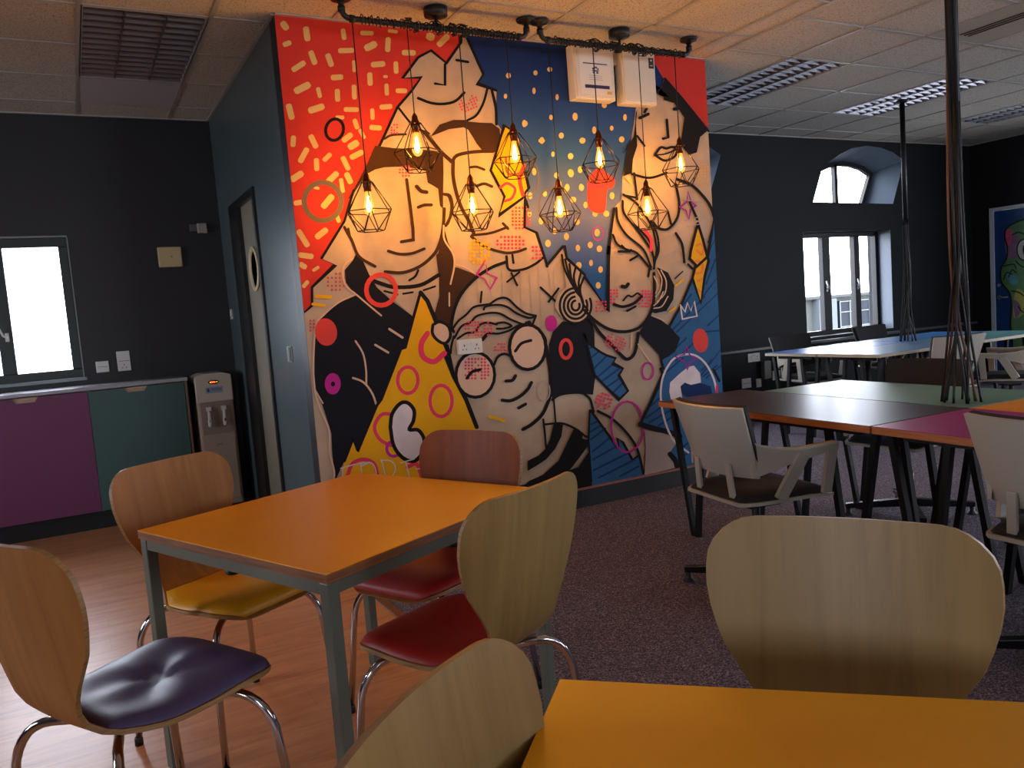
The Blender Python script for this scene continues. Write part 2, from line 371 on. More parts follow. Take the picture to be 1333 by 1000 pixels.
# yellow bolt
F_('yo', 'b:480,115 530,150 575,210 590,340 640,520 620,550 600,590 440,705 482,580 392,410 420,320 455,200')
S('k', 2.8, 'b:620,550 640,525 600,360 530,150 480,118 455,200 420,320 392,410 482,580 442,705 600,590 620,550', False)
S('pk', 3.4, 'b:455,520 500,495 550,530 530,590 485,610'); S('rr', 5, 'b:610,380 580,460 600,570'); S('rr', 3, 'b:490,330 505,430 600,430')
# ---- man with the turtleneck
F_('br', 'a:440,150 560,165 700,170 840,185 882,215 885,330 882,460 882,560 862,540 850,430 815,408 782,390 770,315 640,285 500,290 440,305 390,332 340,400 290,480 262,500 380,290')
F_('br', 'a:880,650 915,780 950,850 960,940 d:178,142 250,170 310,195 210,300 160,400 130,520 60,500 0,440 i:880,430 908,330 905,200 888,60 a:850,850 880,720')
F_('nb', 'i:345,95 370,45 400,75 450,185 500,270 600,360 730,455 735,480 685,665 650,672 530,1000 h:500,340 375,640 340,548 290,700 230,830 225,790 210,640 205,520 150,345 100,230 i:95,900 92,700 100,600 130,480 210,390 360,325 300,240 292,160')
F_('bg', 'i:520,272 560,310 640,380 730,455 785,305 870,430 903,320 905,205 780,258 640,275')
S('k', 4.6, 'i:470,225 540,250 620,270 780,258 905,190'); S('k', 2.4, 'i:550,295 635,318'); S('k', 2.4, 'i:672,313 735,303'); S('k', 2.4, 'i:805,290 880,265')
S('br', 3.4, 'a:240,680 290,770 335,870 440,935'); S('br', 3.8, 'a:505,970 620,975 730,935 810,870 850,810 880,700 890,560'); S('br', 3.4, 'a:885,465 925,475 942,540 930,610 900,670')
S('br', 3.6, 'a:645,370 668,540 686,690 688,762 610,775', False); S('br', 3.4, 'a:525,835 600,855 680,850 760,820'); S('br', 4.4, 'a:710,415 740,445 775,452'); S('br', 3.6, 'a:720,550 760,536 806,535')
S('k', 2.6, 'i:770,160 750,200 712,225'); S('k', 3, 'a:300,440 240,640 90,885 180,925 i:80,270 80,390 20,435', False); S('br', 3, 'a:265,690 275,740')
p.half('pk', 640, 315, 110, 80, 'a', 20); p.half('dk', 235, 235, 130, 150, 'i', 26, sz=.3); S('yo', 5, 'i:110,330 200,335'); S('yo', 4, 'i:85,380 160,390'); p.half('dk', 80, 520, 50, 100, 'i', 22)
S('hl', 2.2, 'i:340,85 295,120 280,180 300,260 370,320 440,380 530,455'); S('hl', 2.4, 'i:360,318 250,370 150,455 105,520 90,700 88,850'); S('hl', 2.4, 'h:85,100 100,250 130,355 190,500 195,640 222,760 222,810'); S('hl', 1.8, 'h:100,240 150,325')
S('hl', 2.2, 'a:885,670 890,760 945,850 955,930 i:980,250'); S('hl', 2, 'd:160,120 230,145 300,190')
S('hl', 2.4, 'i:362,620 410,700 430,800 432,900 h:432,200'); S('hl', 2.6, 'h:345,160 400,180 440,215 475,270 497,335'); S('hl', 3, 'i:582,542 668,598', False); S('hl', 2.8, 'i:490,645 575,695', False); S('hl', 2, 'd:122,308 122,392', False)
E_('rr', 528, 288, 96, 100, 'i', 6); E_('rr', 170, 562, 72, 90, 'i', rot=-.15); E_('mg', 214, 198, 52, 70, 'h'); E_('nb', 216, 200, 14, 16, 'h')
# ---- pizza slice
F_('yo', 'i:785,305 735,480 685,665 650,672 530,1000 h:500,340 375,640 340,548 290,700 p:436,665 p:655,655 f:300,480 230,300 150,150 i:960,680 870,470')
S('nb', 3.4, 'i:785,300 735,480 685,665 650,672 530,1000 h:500,340 375,640 342,550 290,700', False)
S('nb', 5, 'i:785,305 830,360 875,470 960,680 f:100,20 150,150 230,300 300,480', False)
for x, y, rx, ry in ((702,175,66,86),(918,310,72,102)): E_('pk', x, y, rx, ry, 'h', 4.4)
S('pk', 4.6, 'h:600,395 530,400 485,480 520,560 590,600'); S('pk', 7, 'i:830,570 790,640 800,720 870,755 940,700'); S('pk', 5, 'h:310,800 340,720 410,690 480,715 505,790'); S('pk', 5, 'h:700,740 760,720 790,800')
E_('mg', 610, 620, 45, 50, 'h', 4)
F_('wh', 'h:590,480 600,400 650,335 700,325 740,370 738,440 710,495 770,510 806,560 800,640 745,690 680,670 620,600', True)
S('k', 4.4, 'h:588,480 600,395 650,328 700,322 742,370 738,440 712,495 770,500 808,560 800,640 745,700 670,680 610,600', True, True)
F_('hl', 'd:20,520 60,500 110,530 120,590 90,630 50,610 20,570', True); S('nb', 3.6, 'd:15,515 60,495 115,525 128,590 95,635 45,615 12,570', True, True)
for q in ('h:265,748 360,722 455,708', 'h:275,748 280,835', 'h:395,720 410,835', 'h:395,735 460,712 490,750 500,830', 'h:530,695 565,835', 'h:525,695 590,700 622,745 600,800 570,830', 'h:655,712 742,688', 'h:690,712 720,835', 'h:755,752 825,748', 'h:790,752 830,835'): S('wh', 1.5, q)
# ---- ribbed jumper arc
S('k', 3.6, 'd:495,105 400,140 300,205 210,300 160,400 135,520 150,560')
for q in ('d:212,330 215,460', 'd:300,220 308,375', 'd:385,180 395,345', 'd:462,150 470,335', 'd:522,190 530,390', 'd:580,165 592,420', 'd:640,150 660,440', 'd:698,120 728,560', 'd:765,150 785,290', 'd:800,140 812,480'): S('lg', .9, q)
S('k', 2.4, 'd:498,235 578,172'); S('k', 2.4, 'd:525,178 563,258'); S('k', 2.6, 'd:715,272 835,382'); S('k', 2.6, 'd:768,365 832,278'); S('k', 2.4, 'd:332,300 325,368')
S('mg', 1.8, 'd:358,90 368,180 430,208 388,282 350,215 300,190', False, True); E_('mg', 785, 505, 38, 52, 'd')
S('k', 3.2, 'd:755,130 860,5', False)
# ---- black sleeve and arm
F_('nb', 'd:775,980 770,640 795,560 860,490 e:20,505 100,480 130,440 165,560 170,860 155,970 100,962 60,955 f:870,262 795,300 778,260')
E_('rr', 880, 672, 36, 60, 'd', 4.4)
S('k', 2.8, 'f:792,302 830,275 890,260 980,257 g:120,280 140,305 160,380'); 
# ---- boy with glasses
S('k', 4, 'd:750,650 775,800 p:716,500 f:775,280 730,390 660,460 600,495'); S('k', 3, 'd:150,840 110,650')
for q in ('d:140,545 180,490 230,450 280,400 350,385 390,380', 'd:345,415 360,395 440,385 500,400 560,440 640,470 685,456', 'd:370,390 440,345 500,345 560,400 620,440 685,456', 'd:685,456 655,520 625,500', 'd:155,600 200,525 260,498 300,458 380,438 450,442 520,480 600,512', 'd:175,605 230,570 290,560 320,515 370,500 430,512', 'd:430,505 480,500 525,522 480,538 430,540', 'd:320,625 370,572 440,572 510,552 580,515 640,512', 'd:150,590 135,650 130,700', 'd:620,500 680,600 740,680', 'd:640,510 700,545 745,600 750,650', 'd:380,565 340,615', 'd:670,560 720,600'): S('k', 2.6, q)
S('k', 5, 'd:640,500 660,560'); p.half('pk', 310, 540, 200, 120, 'd', 21); p.half('pk', 460, 670, 110, 80, 'd', 20); p.half('pk', 580, 690, 80, 150, 'd', 20)
E_('hl', 290, 842, 122, 142, 'd'); E_('hl', 630, 662, 112, 138, 'd'); p.half('pk', 300, 800, 170, 160, 'd', 21, sz=.4)
E_('k', 290, 840, 126, 146, 'd', 3.6); E_('k', 630, 660, 118, 146, 'd', 3.8); S('k', 3, 'd:412,775 435,725 480,704 530,722')
S('k', 3.6, 'd:235,862 270,820 322,806'); S('k', 3.4, 'd:550,686 590,636 652,616'); S('k', 3.8, 'd:490,880 530,876 552,846'); S('k', 3.8, 'f:465,305 520,308 580,280 630,235 655,190'); S('k', 3.6, 'f:572,356 617,330')
E_('lg', 735, 245, 40, 65, 'f', 1.6); S('yo', 4, 'f:385,415 440,425 480,440')
S('k', 2.4, 'f:732,430 742,520 750,612', False); S('k', 2, 'f:800,300 812,450', False)
F_('k', 'f:800,455 860,465 850,540 810,620 750,690 690,730 630,765 630,700 700,665 745,622 775,560')
F_('k', 'f:930,490 990,515 985,555 g:128,562 125,600 80,660 20,740 p:740,612 f:900,770 760,830 p:672,655 p:672,640 f:640,830 730,790 830,700')
S('k', 2.6, 'f:745,462 850,455 940,490 1000,535 g:130,548'); F_('k', 'g:128,640 60,740 0,760 p:735,625 p:735,640 p:770,640'); S('k', 2.6, 'g:135,370 130,540 138,700 150,830')
# ---- lower blue shapes
F_('bl', 'g:140,372 320,620 312,550 350,580 410,690 455,665 482,780 p:836,625 p:770,640 g:150,830 132,560')
for q in ('g:145,460 190,440', 'g:140,560 235,490', 'g:150,640 270,545', 'g:155,690 300,610', 'g:160,760 400,640', 'g:190,810 430,690', 'g:330,800 450,735', 'g:140,510 210,465'): S('dkb', 2.6, q)
S('k', 3, 'g:140,372 320,620 312,550 350,580 410,690 455,665', False); S('k', 3, 'g:185,375 270,420 350,490 420,580 455,660 482,780')
F_('bl', 'e:95,568 130,640 200,690 240,712 302,732 282,766 350,800 322,842 382,945 325,1000 240,920 165,840 130,700')
for q in ('e:125,670 155,655', 'e:135,735 190,690', 'e:160,800 240,720', 'e:190,850 290,765', 'e:215,880 325,800', 'e:250,915 330,860', 'e:290,950 345,895'): S('dkb', 2.4, q)
S('k', 2.8, 'e:95,568 130,640 200,690 240,712 302,732 282,766 350,800 322,842 382,945 325,1000 240,920 165,840 130,700 95,568', False)
p.half('pk', 225, 310, 130, 130, 'g', 22, .3, .42); E_('mg', 378, 478, 105, 165, 'g', 2.6); E_('mg', 511, 816, 37, 54, 'e', 2.2)
F_('lg', 'g:490,500 620,520 690,560 680,640 640,640 700,740 p:838,622 g:500,600')
# ---- right hand blue wedge, stripes, halo
F_('bl', 'c:930,790 985,700 p:945,300 p:960,560 p:945,600 g:700,745 650,650 685,600 700,545 640,520 455,465 600,130 e:600,745 690,690 720,600 650,525 800,215 855,375 880,200 905,100')
for q in ('c:905,880 p:928,290', 'c:900,960 p:930,312', 'e:890,250 p:930,338', 'e:700,440 795,315', 'e:870,330 p:934,362', 'e:665,555 880,330', 'e:700,560 p:936,382', 'e:640,720 760,600', 'e:900,520 p:938,410', 'e:880,560 p:940,430', 'e:690,750 840,600', 'e:640,770 700,710', 'e:860,840 p:940,455', 'e:890,860 p:942,475', 'g:620,130 740,30', 'g:560,260 600,200', 'g:520,350 600,280', 'g:500,420 640,320', 'g:520,450 660,370', 'g:580,470 690,400', 'g:700,640 800,560', 'g:700,700 860,580', 'g:860,110 930,40', 'g:870,150 960,80'): S('dkb', 2.2, q)
S('k', 3, 'e:800,215 730,380 650,525', False); S('k', 3.4, 'g:595,100 610,140 530,320 462,455', False); S('nb', 6, 'g:462,462 540,485 640,510 720,540'); S('k', 6, 'g:655,655 690,700 700,735'); S('k', 3, 'g:940,110 975,180')
F_('wh', 'g:660,300 650,250 655,190 720,130 770,90 810,80 850,130 856,190 740,240 730,262 740,330'); F_('db', 'g:730,262 722,215 750,190 790,205 850,192 920,215 935,300 800,310'); F_('wh', 'g:660,400 700,400 720,500 690,480')
S('wh', 2.6, 'g:965,300 940,170 880,60 800,8 700,22 640,85 600,190 598,330 635,480 690,580 775,645'); S('pk', 3, 'g:960,210 955,290')
S('wh', 1.8, 'e:722,385 735,478 830,458 812,362 790,425 768,372 752,430 722,385', False, False)
E_('rr', 853, 617, 50, 78, 'e', rot=-.1); S('pp', 2, 'e:762,648 782,712 832,738 785,760 768,805 750,755 690,722 748,708', False, True)
# ---- yellow diamond
F_('yo', 'c:835,755 868,860 895,965 e:905,100 880,200 855,372 800,212 822,125 782,85 c:790,930')
S('op', 3, 'c:830,900 850,890 p:914,322 e:860,60 830,30'); S('op', 3.4, 'e:825,100 860,110 862,170 815,180'); S('op', 3.4, 'e:835,230 870,215'); S('op', 2.4, 'e:830,280 855,300')
S('k', 3.2, 'c:835,755 868,860 895,965 e:905,100 880,200 855,372 800,212 822,125 782,85 c:790,930 835,755', False)
S('k', 3, 'p:905,348 e:900,70 c:925,820 p:928,288', False)
# ---- woman with two buns
for q in ('e:45,395', ): pass
F_('bg', 'd:850,60 880,85 1000,190 e:75,190 90,280 120,420 100,480 40,500 -50,470 -95,400 -80,320 -20,270')
E_('bg', 935, 390, 100, 112, 'd')
for rx, ry in ((102,114),(76,86),(50,58),(26,32)): 
    kx, ky, kk = TILES['d']; pts = [(kx+(940+rx*math.cos(a*.2))*kk, ky+(390+ry*math.sin(a*.2))*kk) for a in range(-2, 24)]
    S('k', 2.8, '', raw=pts)
for q in ('d:850,60 868,150 900,220 945,300', 'd:872,90 895,180 940,290 970,330', 'd:900,120 915,220 965,320', 'd:940,140 930,220 975,340', 'd:975,170 960,260 990,370', 'e:95,205 70,280 85,370 120,420'): S('k', 2.6, q)
S('k', 3, 'd:870,5 882,82 1000,190 e:100,205 250,425 256,0 c:250,960 290,660', False)
p.half('pk', 205, 395, 90, 90, 'e', 20); p.half('pk', 290, 330, 70, 110, 'e', 20, sz=.42); p.half('pk', 495, 345, 110, 130, 'e', 20, sz=.42)
S('k', 3.6, 'e:98,420 160,482 250,540 350,560 440,540 500,485 540,400 552,300 550,180'); S('k', 3.8, 'e:128,465 200,570 280,650 340,715 380,738 425,695 448,570'); p.half('pk', 300, 630, 150, 110, 'e', 20, .4)
S('k', 4.2, 'e:342,265 365,268 382,250'); S('k', 3.4, 'e:290,382 350,397 420,375 470,330'); S('k', 2.2, 'e:350,357 380,325 408,332 440,310 460,320'); S('k', 2.6, 'e:375,425 430,395')
for q in ('c:320,938 380,938 400,928', 'e:395,95 430,75 445,65', 'e:340,0 365,25 390,40', 'c:305,655 315,740 370,830 480,925 e:530,140', 'c:345,610 355,690 430,785 500,880 540,950 p:850,342 e:550,150', 'c:350,568 430,620 490,700 540,790 562,890 e:565,40 548,150', 'c:282,830 310,890 370,925 e:440,50 530,155', 'c:530,740 570,830 580,930 e:560,90', 'c:360,575 440,590', 'c:640,680 660,760', 'c:420,430 440,600', 'c:440,780 520,870 e:540,60', 'e:520,150 512,200'): S('k', 2.6, q)
S('pk', 4, 'c:490,800 530,860 e:530,30'); 
F_('k', 'e:570,140 640,175 682,260 675,350 630,425 560,440 530,432 555,380 585,340 600,280 585,200')
for q in ('e:575,160 600,220 590,290 560,330', 'e:595,160 628,230 620,310 570,365', 'e:550,200 575,260 560,310', 'e:610,300 580,360 548,390', 'e:640,330 600,395 548,408'): S('hl', 1.5, q)
F_('nb', 'e:500,490 530,452 590,480 650,525 720,602 685,690 605,742 590,715 520,640 452,570 470,540')
S('k', 2.6, 'e:590,700 600,760 612,800'); S('hl', 1.6, 'e:405,570 400,670'); S('hl', 1.6, 'e:445,640 500,720 530,760'); S('hl', 1.4, 'e:535,455 620,490')
# ---- woman with long black hair
F_('k', 'B:650,445 635,560 590,625 c:350,300 380,262 368,330 350,450 405,430 412,340 440,250 434,150 430,40')
F_('k', 'B:705,395 712,335 735,385 762,322 830,400 940,530 905,560 892,622 860,632 825,590 842,480 800,420 765,400 742,360')
S('k', 4.4, 'B:765,402 800,412 830,410'); S('k', 3.6, 'B:660,482 695,466'); S('k', 3.2, 'B:680,458 690,440'); S('k', 4, 'B:800,446 835,440')
S('k', 3.2, 'B:770,490 776,562 755,566', False); S('k', 2.8, 'B:722,632 745,602 768,606 790,600 812,606 802,638 762,655 722,632'); S('k', 1.6, 'B:728,632 765,628 810,610'); S('k', 2.4, 'B:650,555 680,595')
S('k', 2.8, 'B:628,710 700,725 770,705'); S('k', 3, 'c:690,500 712,620 700,720 640,792 575,785 545,750'); S('k', 3.4, 'c:700,470 790,505 860,570 915,645 p:930,290'); S('k', 2.8, 'B:762,322 830,400 940,535', False)
S('ye', 3, 'c:370,460 400,490'); p.half('yo', 870, 440, 90, 160, 'c', 20, sz=.25); S('yo', 2.4, 'e:690,260 740,220'); S('yo', 2.4, 'e:650,430 690,400')
S('pp', 2, 'c:770,548 790,615 822,640 785,665 775,730 755,670 718,650 762,615', False, True); S('k', 2.8, 'c:780,618 830,730', False)
for q in ('c:580,870 720,800', 'c:590,930 700,900', 'c:740,740 900,700', 'c:600,970 730,930', 'e:600,80 720,20', 'e:640,130 740,90', 'c:740,600 860,620', 'c:760,780 850,760'): S('lg', 1, q)
S('k', 3, 'c:690,820 730,890 745,1000 e:745,108'); S('k', 2.6, 'e:770,122 800,150'); S('k', 1.6, 'e:685,215 735,168')
mural = tag(p.mb.build('mural', mats_mural, fix=False), 'colourful street art mural of overlapping cartoon faces covering the corner wall behind the pendants', 'mural')
# ------------------------------------------------------------------ room shell
# floor : orange vinyl planks to x=1.13, carpet beyond
SPLIT = 1.13
VINYL = wood_mat('vinyl_planks', (168, 108, 70), (194, 130, 86), (208, 146, 100), .33, scale=(.9, 7, 1), plank=(1.2, .15))
CARPET = carpet_mat()
struct(MB().box(LX, SPLIT, NY, BY+.3, -.1, 0).build('floor', VINYL))
struct(MB().box(SPLIT, RX+.2, NY, BY+.3, -.1, .003).build('floor_carpet', CARPET))
struct(MB().box(SPLIT-.02, SPLIT+.02, NY, MY-.02, -.01, .007).build('trim_1', mat('bronze_threshold', (120, 78, 52), .4, metal=.3), bevel=.002))

def wall_xz(name, x0, x1, y0, y1, z1, holes, m=WALL, parent=None):
    """wall slab facing y with rectangular holes (x0,x1,z0,z1)"""
    b = MB(); xs = sorted({x0, x1} | {h[0] for h in holes} | {h[1] for h in holes}); zs = sorted({0, z1} | {h[2] for h in holes} | {h[3] for h in holes})
    for i in range(len(xs)-1):
        for j in range(len(zs)-1):
            cx, cz = (xs[i]+xs[i+1])/2, (zs[j]+zs[j+1])/2
            if any(h[0] < cx < h[1] and h[2] < cz < h[3] for h in holes): continue
            b.box(xs[i], xs[i+1], y0, y1, zs[j], zs[j+1])
    bmesh.ops.remove_doubles(b.bm, verts=b.bm.verts[:], dist=1e-5)
    return struct(b.build(name, m, parent))

W1 = (-.86, .045, 1.055, 2.06)
wall_xz('wall_back_left', LX-.15, MX0, BY, BY+.22, CEIL+.15, [W1])
# block behind the mural: the mural wall, the wall with the door, and the far return
DY0, DY1, DZ = 5.24, 5.98, 2.15
struct(MB().box(MX0, MX1, MY, MY+.12, 0, CEIL+.15).build('wall_mural', WALL))
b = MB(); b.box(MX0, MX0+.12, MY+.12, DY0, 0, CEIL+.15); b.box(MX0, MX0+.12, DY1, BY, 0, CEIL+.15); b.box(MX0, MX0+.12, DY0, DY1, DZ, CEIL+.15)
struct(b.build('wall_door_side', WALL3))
struct(MB().box(MX1-.12, MX1, MY+.12, FY, 0, CEIL+.15).build('wall_return', WALL))
# far back wall: boxes plus arched openings
A0 = [(7.24, 2.225), (8.58, 2.2), (8.80, 2.70), (8.62, 2.79), (8.40, 2.84), (8.16, 2.855), (7.9, 2.82), (7.7, 2.75), (7.52, 2.66), (7.40, 2.58)]
W2 = (7.06, 8.52, .75, 1.905); DXW = -2.87
holes = [W2, (W2[0]+DXW, W2[1]+DXW, W2[2], W2[3])]
b = MB(); FW = FY + .32
xs = [MX1-.12, holes[1][0], holes[1][1], W2[0], W2[1], RX+.2]
for i in range(5):
    if i in (1, 3): b.box(xs[i], xs[i+1], FY, FW, 0, W2[2]); b.box(xs[i], xs[i+1], FY, FW, W2[3], 2.15)
    else: b.box(xs[i], xs[i+1], FY, FW, 0, 2.15)
def arch_wall(x0, x1, A, z0=2.15, z1=CEIL+.15):
    # front and back faces as one polygon bridging from the top edge to the arch
    n = len(A); top = 4; ap = A[top]
    for yy in (FY, FW):
        b.face([(x0, yy, z0), (A[0][0], yy, z0), (A[0][0], yy, A[0][1])] + [(A[k][0], yy, A[k][1]) for k in range(n-1, top-1, -1)] + [(ap[0], yy, z1), (x0, yy, z1)])
        b.face([(x1, yy, z0), (x1, yy, z1), (ap[0], yy, z1)] + [(A[k][0], yy, A[k][1]) for k in range(top, 0, -1)] + [(A[1][0], yy, z0)])
        b.face([(A[0][0], yy, z0), (A[1][0], yy, z0), (A[1][0], yy, A[1][1]), (A[0][0], yy, A[0][1])])
arch_wall(5.9+.2, RX+.2, A0)
arch_wall(MX1-.12, 6.1, [(x+DXW, z) for x, z in A0])
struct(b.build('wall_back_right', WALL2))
REV = mat('window_reveal_paint', (96, 108, 122), .5, noise=.08, nscale=3)
for dx in (0, DXW):
    b = MB(); n = len(A0)
    for k in range(n):
        p0, p1 = A0[k], A0[(k+1) % n]
        # reveal narrows towards the window frame
        def inn(q): return (7.98+dx+(q[0]-7.98)*.84 - .06, 2.24 + (q[1]-2.24)*.80)
        i0, i1 = inn(p0), inn(p1)
        b.mi = 1 if k == 0 else 0
        b.face([(p0[0]+dx, FY, p0[1]), (p1[0]+dx, FY, p1[1]), (i1[0], FW, i1[1]), (i0[0], FW, i0[1])])
    struct(b.build('trim_arch_reveal', [REV, WALL], fix=False))
    b = MB(); b.box(W2[1]+dx-.004, W2[1]+dx, FY+.002, FY+.2, W2[2], W2[3]); b.box(W2[0]+dx, W2[0]+dx+.004, FY+.002, FY+.2, W2[2], W2[3]); struct(b.build('trim_window_reveal', REV))
# right wall with the blue door, left wall and wall behind the camera
DX_Y0, DX_Y1 = 4.95, 5.92
RWN = [(-1.6, .4), (1.6, 3.6)]  # openings for unseen windows added to brighten the far right
b = MB()
for ya, yb in ((NY, RWN[0][0]), (RWN[0][1], RWN[1][0]), (RWN[1][1], DX_Y0)): b.box(RX, RX+.2, ya, yb, 0, CEIL+.15)
for ya, yb in RWN: b.box(RX, RX+.2, ya, yb, 0, .9); b.box(RX, RX+.2, ya, yb, 2.2, CEIL+.15)
b.box(RX, RX+.2, DX_Y1, FW, 0, CEIL+.15); b.box(RX, RX+.2, DX_Y0, DX_Y1, 2.06, CEIL+.15)
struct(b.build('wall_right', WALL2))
b = MB(); LW = [(-2.0, -.9), (3.0, 4.6)]
ys = [NY-.2, LW[0][0], LW[0][1], LW[1][0], LW[1][1], BY+.22]
for i in range(5):
    if i in (1, 3): b.box(LX-.2, LX, ys[i], ys[i+1], 0, 1.0); b.box(LX-.2, LX, ys[i], ys[i+1], 2.1, CEIL+.15)
    else: b.box(LX-.2, LX, ys[i], ys[i+1], 0, CEIL+.15)
struct(b.build('wall_left', WALL))
NWIN = [(-1.4, -.6, 1.0, 2.1), (3.0, 4.4, 1.0, 2.1), (6.4, 8.0, 1.0, 2.1)]  # openings for unseen windows, added and sized for fill light
wall_xz('wall_near', LX, RX+.2, NY-.2, NY, CEIL+.15, NWIN)

# baseboards, mural edge, dado rail
struct(MB().box(MX0-.012, MX1, MY-.018, MY, 0, .118).build('baseboard_mural', mat('black_skirting', (24, 22, 26), .5), bevel=.003))
struct(MB().box(MX0, MX1, MY-.022, MY, .118, .130).build('trim_2', mat('copper_edge', (150, 92, 76), .5)))
struct(MB().box(MX0-.014, MX0, MY, DY0-.05, 0, .12).build('baseboard_door_side', mat('black_skirting', (24, 22, 26), .5)))
b = MB(); b.box(MX1, RX, FY-.05, FY, .685, .715); struct(b.build('trim_3', mat('dado_ledge', (70, 74, 82), .3, spec=.8), bevel=.004))
struct(MB().box(MX1, RX, FY-.016, FY, 0, .12).build('baseboard_back', mat('black_skirting', (24, 22, 26), .5)))

# ------------------------------------------------------------------ ceiling with inlaid grid
TILE = tile_mat(); TBAR = mat('ceiling_grid_bar', (176, 172, 166), .4, metal=.2)
X1L = [x for x in ([LX] + [.205+.6*k for k in range(-5, 7)] + [MX1])]
Y1L = [NY] + [4.44+.595*k for k in range(-12, 4)] + [BY]
X2L = [MX1] + [4.0+.615*k for k in range(1, 10)] + [RX]
Y2L = [NY] + [4.09+.6*k for k in range(-11, 4)] + [FY]
LIGHT1 = (.205, .805, 4.44, 5.63)
LIGHTS2 = [(4.615, 5.23, 4.09, 5.29), (6.46, 7.075, 4.09, 5.29), (8.305, 8.92, 4.09, 5.29)]
VENT = (5.23, 5.845, 2.29, 3.49)
def inside(cx, cy, r): return r[0] < cx < r[1] and r[2] < cy < r[3]
tb, gb = MB(), MB()
for XL, YL, LI in ((X1L, Y1L, [LIGHT1, (.205, .805, 5.63, 6.225)]), (X2L, Y2L, LIGHTS2 + [VENT])):
    for i in range(len(XL)-1):
        for j in range(len(YL)-1):
            x0, x1, y0, y1 = XL[i], XL[i+1], YL[j], YL[j+1]
            if any(inside((x0+x1)/2, (y0+y1)/2, r) for r in LI): continue
            if x1-x0 < .005 or y1-y0 < .005: continue
            dz = random.uniform(-.0015, .0015)
            tb.face([(x0, y0, CEIL+.006+dz), (x1, y0, CEIL+.006-dz), (x1, y1, CEIL+.006+dz), (x0, y1, CEIL+.006)])
    def clear(cx, cy): return not any(r[0]+.05 < cx < r[1]-.05 and r[2]+.05 < cy < r[3]-.05 for r in LI)
    for x in XL[1:-1]:
        for j in range(len(YL)-1):
            if clear(x, (YL[j]+YL[j+1])/2): gb.box(x-.012, x+.012, YL[j]-.003, YL[j+1]+.003, CEIL, CEIL+.005)
    for y in YL[1:-1]:
        for i in range(len(XL)-1):
            if clear((XL[i]+XL[i+1])/2, y): gb.box(XL[i], XL[i+1], y-.010, y+.010, CEIL+.0005, CEIL+.0055)
    for r in LI: pass
gb.box(MX1-.012, MX1+.012, NY, MY, CEIL-.001, CEIL+.005)
gb.box(LX, MX0, BY-.02, BY, CEIL-.004, CEIL+.004); gb.box(MX0-.02, MX0, MY, BY, CEIL-.004, CEIL+.004); gb.box(MX1, RX, FY-.02, FY, CEIL-.004, CEIL+.004); gb.box(RX-.02, RX, NY, FY, CEIL-.004, CEIL+.004); gb.box(MX0, MX1, MY-.02, MY, CEIL-.004, CEIL+.004)
ceiling = struct(tb.build('ceiling', TILE, fix=False))
g_ = struct(gb.build('grid_bars', TBAR)); g_.parent = ceiling
struct(MB().box(LX-.2, RX+.2, NY-.2, FW+.3, CEIL+.13, CEIL+.2).build('ceiling_slab', mat('slab', (120, 118, 114), .9)))
# ceiling louvre lights
LOUV = mat('louvre_aluminium', (118, 118, 124), .36, metal=.7); HOUS = mat('light_housing', (170, 170, 172), .5)
def troffer(r, label, nx, ny, group=None):
    x0, x1, y0, y1 = r; t = thing('ceiling_light', label, 'ceiling light', ((x0+x1)/2, (y0+y1)/2, CEIL), group=group); w, h = (x1-x0)/2-.006, (y1-y0)/2-.006
    b = MB(); b.box(-w, w, -h, h, .085, .09); b.box(-w, -w+.01, -h, h, 0, .09); b.box(w-.01, w, -h, h, 0, .09); b.box(-w, w, -h, -h+.01, 0, .09); b.box(-w, w, h-.01, h, 0, .09)
    b.build('housing', HOUS, t)
    b = MB()
    for k in range(1, nx):
        x = -w + 2*w*k/nx; b.prism([(x-.012, .045), (x+.012, .045), (x+.002, .0), (x-.002, .0)], -h+.01, h-.01, 'xz')
    for k in range(ny+1):
        y = -h + .012 + (2*h-.024)*k/ny
        b.prism([(y-.022, .05), (y+.022, .05), (y+.010, .018), (y+.003, .004), (y-.003, .004), (y-.010, .018)], -w+.01, w-.01, 'yz')
    b.build('louvre', LOUV, t)
    b = MB()
    for k in range(nx):
        x = -w + 2*w*(k+.5)/nx; b.tube([(x, -h+.03, .07), (x, h-.03, .07)], .012, 8)
    b.build('tube', mat('unlit_tube', (215, 215, 212), .4), t)
    return t
troffer(LIGHT1, 'unlit louvred ceiling light on the left beside the door wall', 3, 13)
for r, l in zip(LIGHTS2, ('unlit louvred ceiling light nearest the mural, right of its top corner', 'unlit louvred ceiling light above the black cable pole', 'unlit louvred ceiling light furthest right, cut by the photo edge')): troffer(r, l, 3, 16)
t = MB().box(.211, .799, 5.636, 6.219, CEIL+.001, CEIL+.008).build('ceiling_panel', mat('smooth_white_panel', (186, 180, 184), .5)); tag(t, 'plain smooth ceiling panel next to the left louvred light', 'ceiling panel')
t = thing('air_vent', 'long slotted air vent set in the ceiling at the upper right', 'vent', ((VENT[0]+VENT[1])/2, (VENT[2]+VENT[3])/2, CEIL))
MB().box(-.30, .30, -.59, .59, .003, .012).build('plate', mat('vent_plate', (176, 168, 150), .5), t)
b = MB()
for x in (-.09, -.045, 0.0): b.box(x-.006, x+.006, -.54, .5, -.002, .004)
b.build('slot', mat('vent_slot', (40, 36, 32), .7), t)

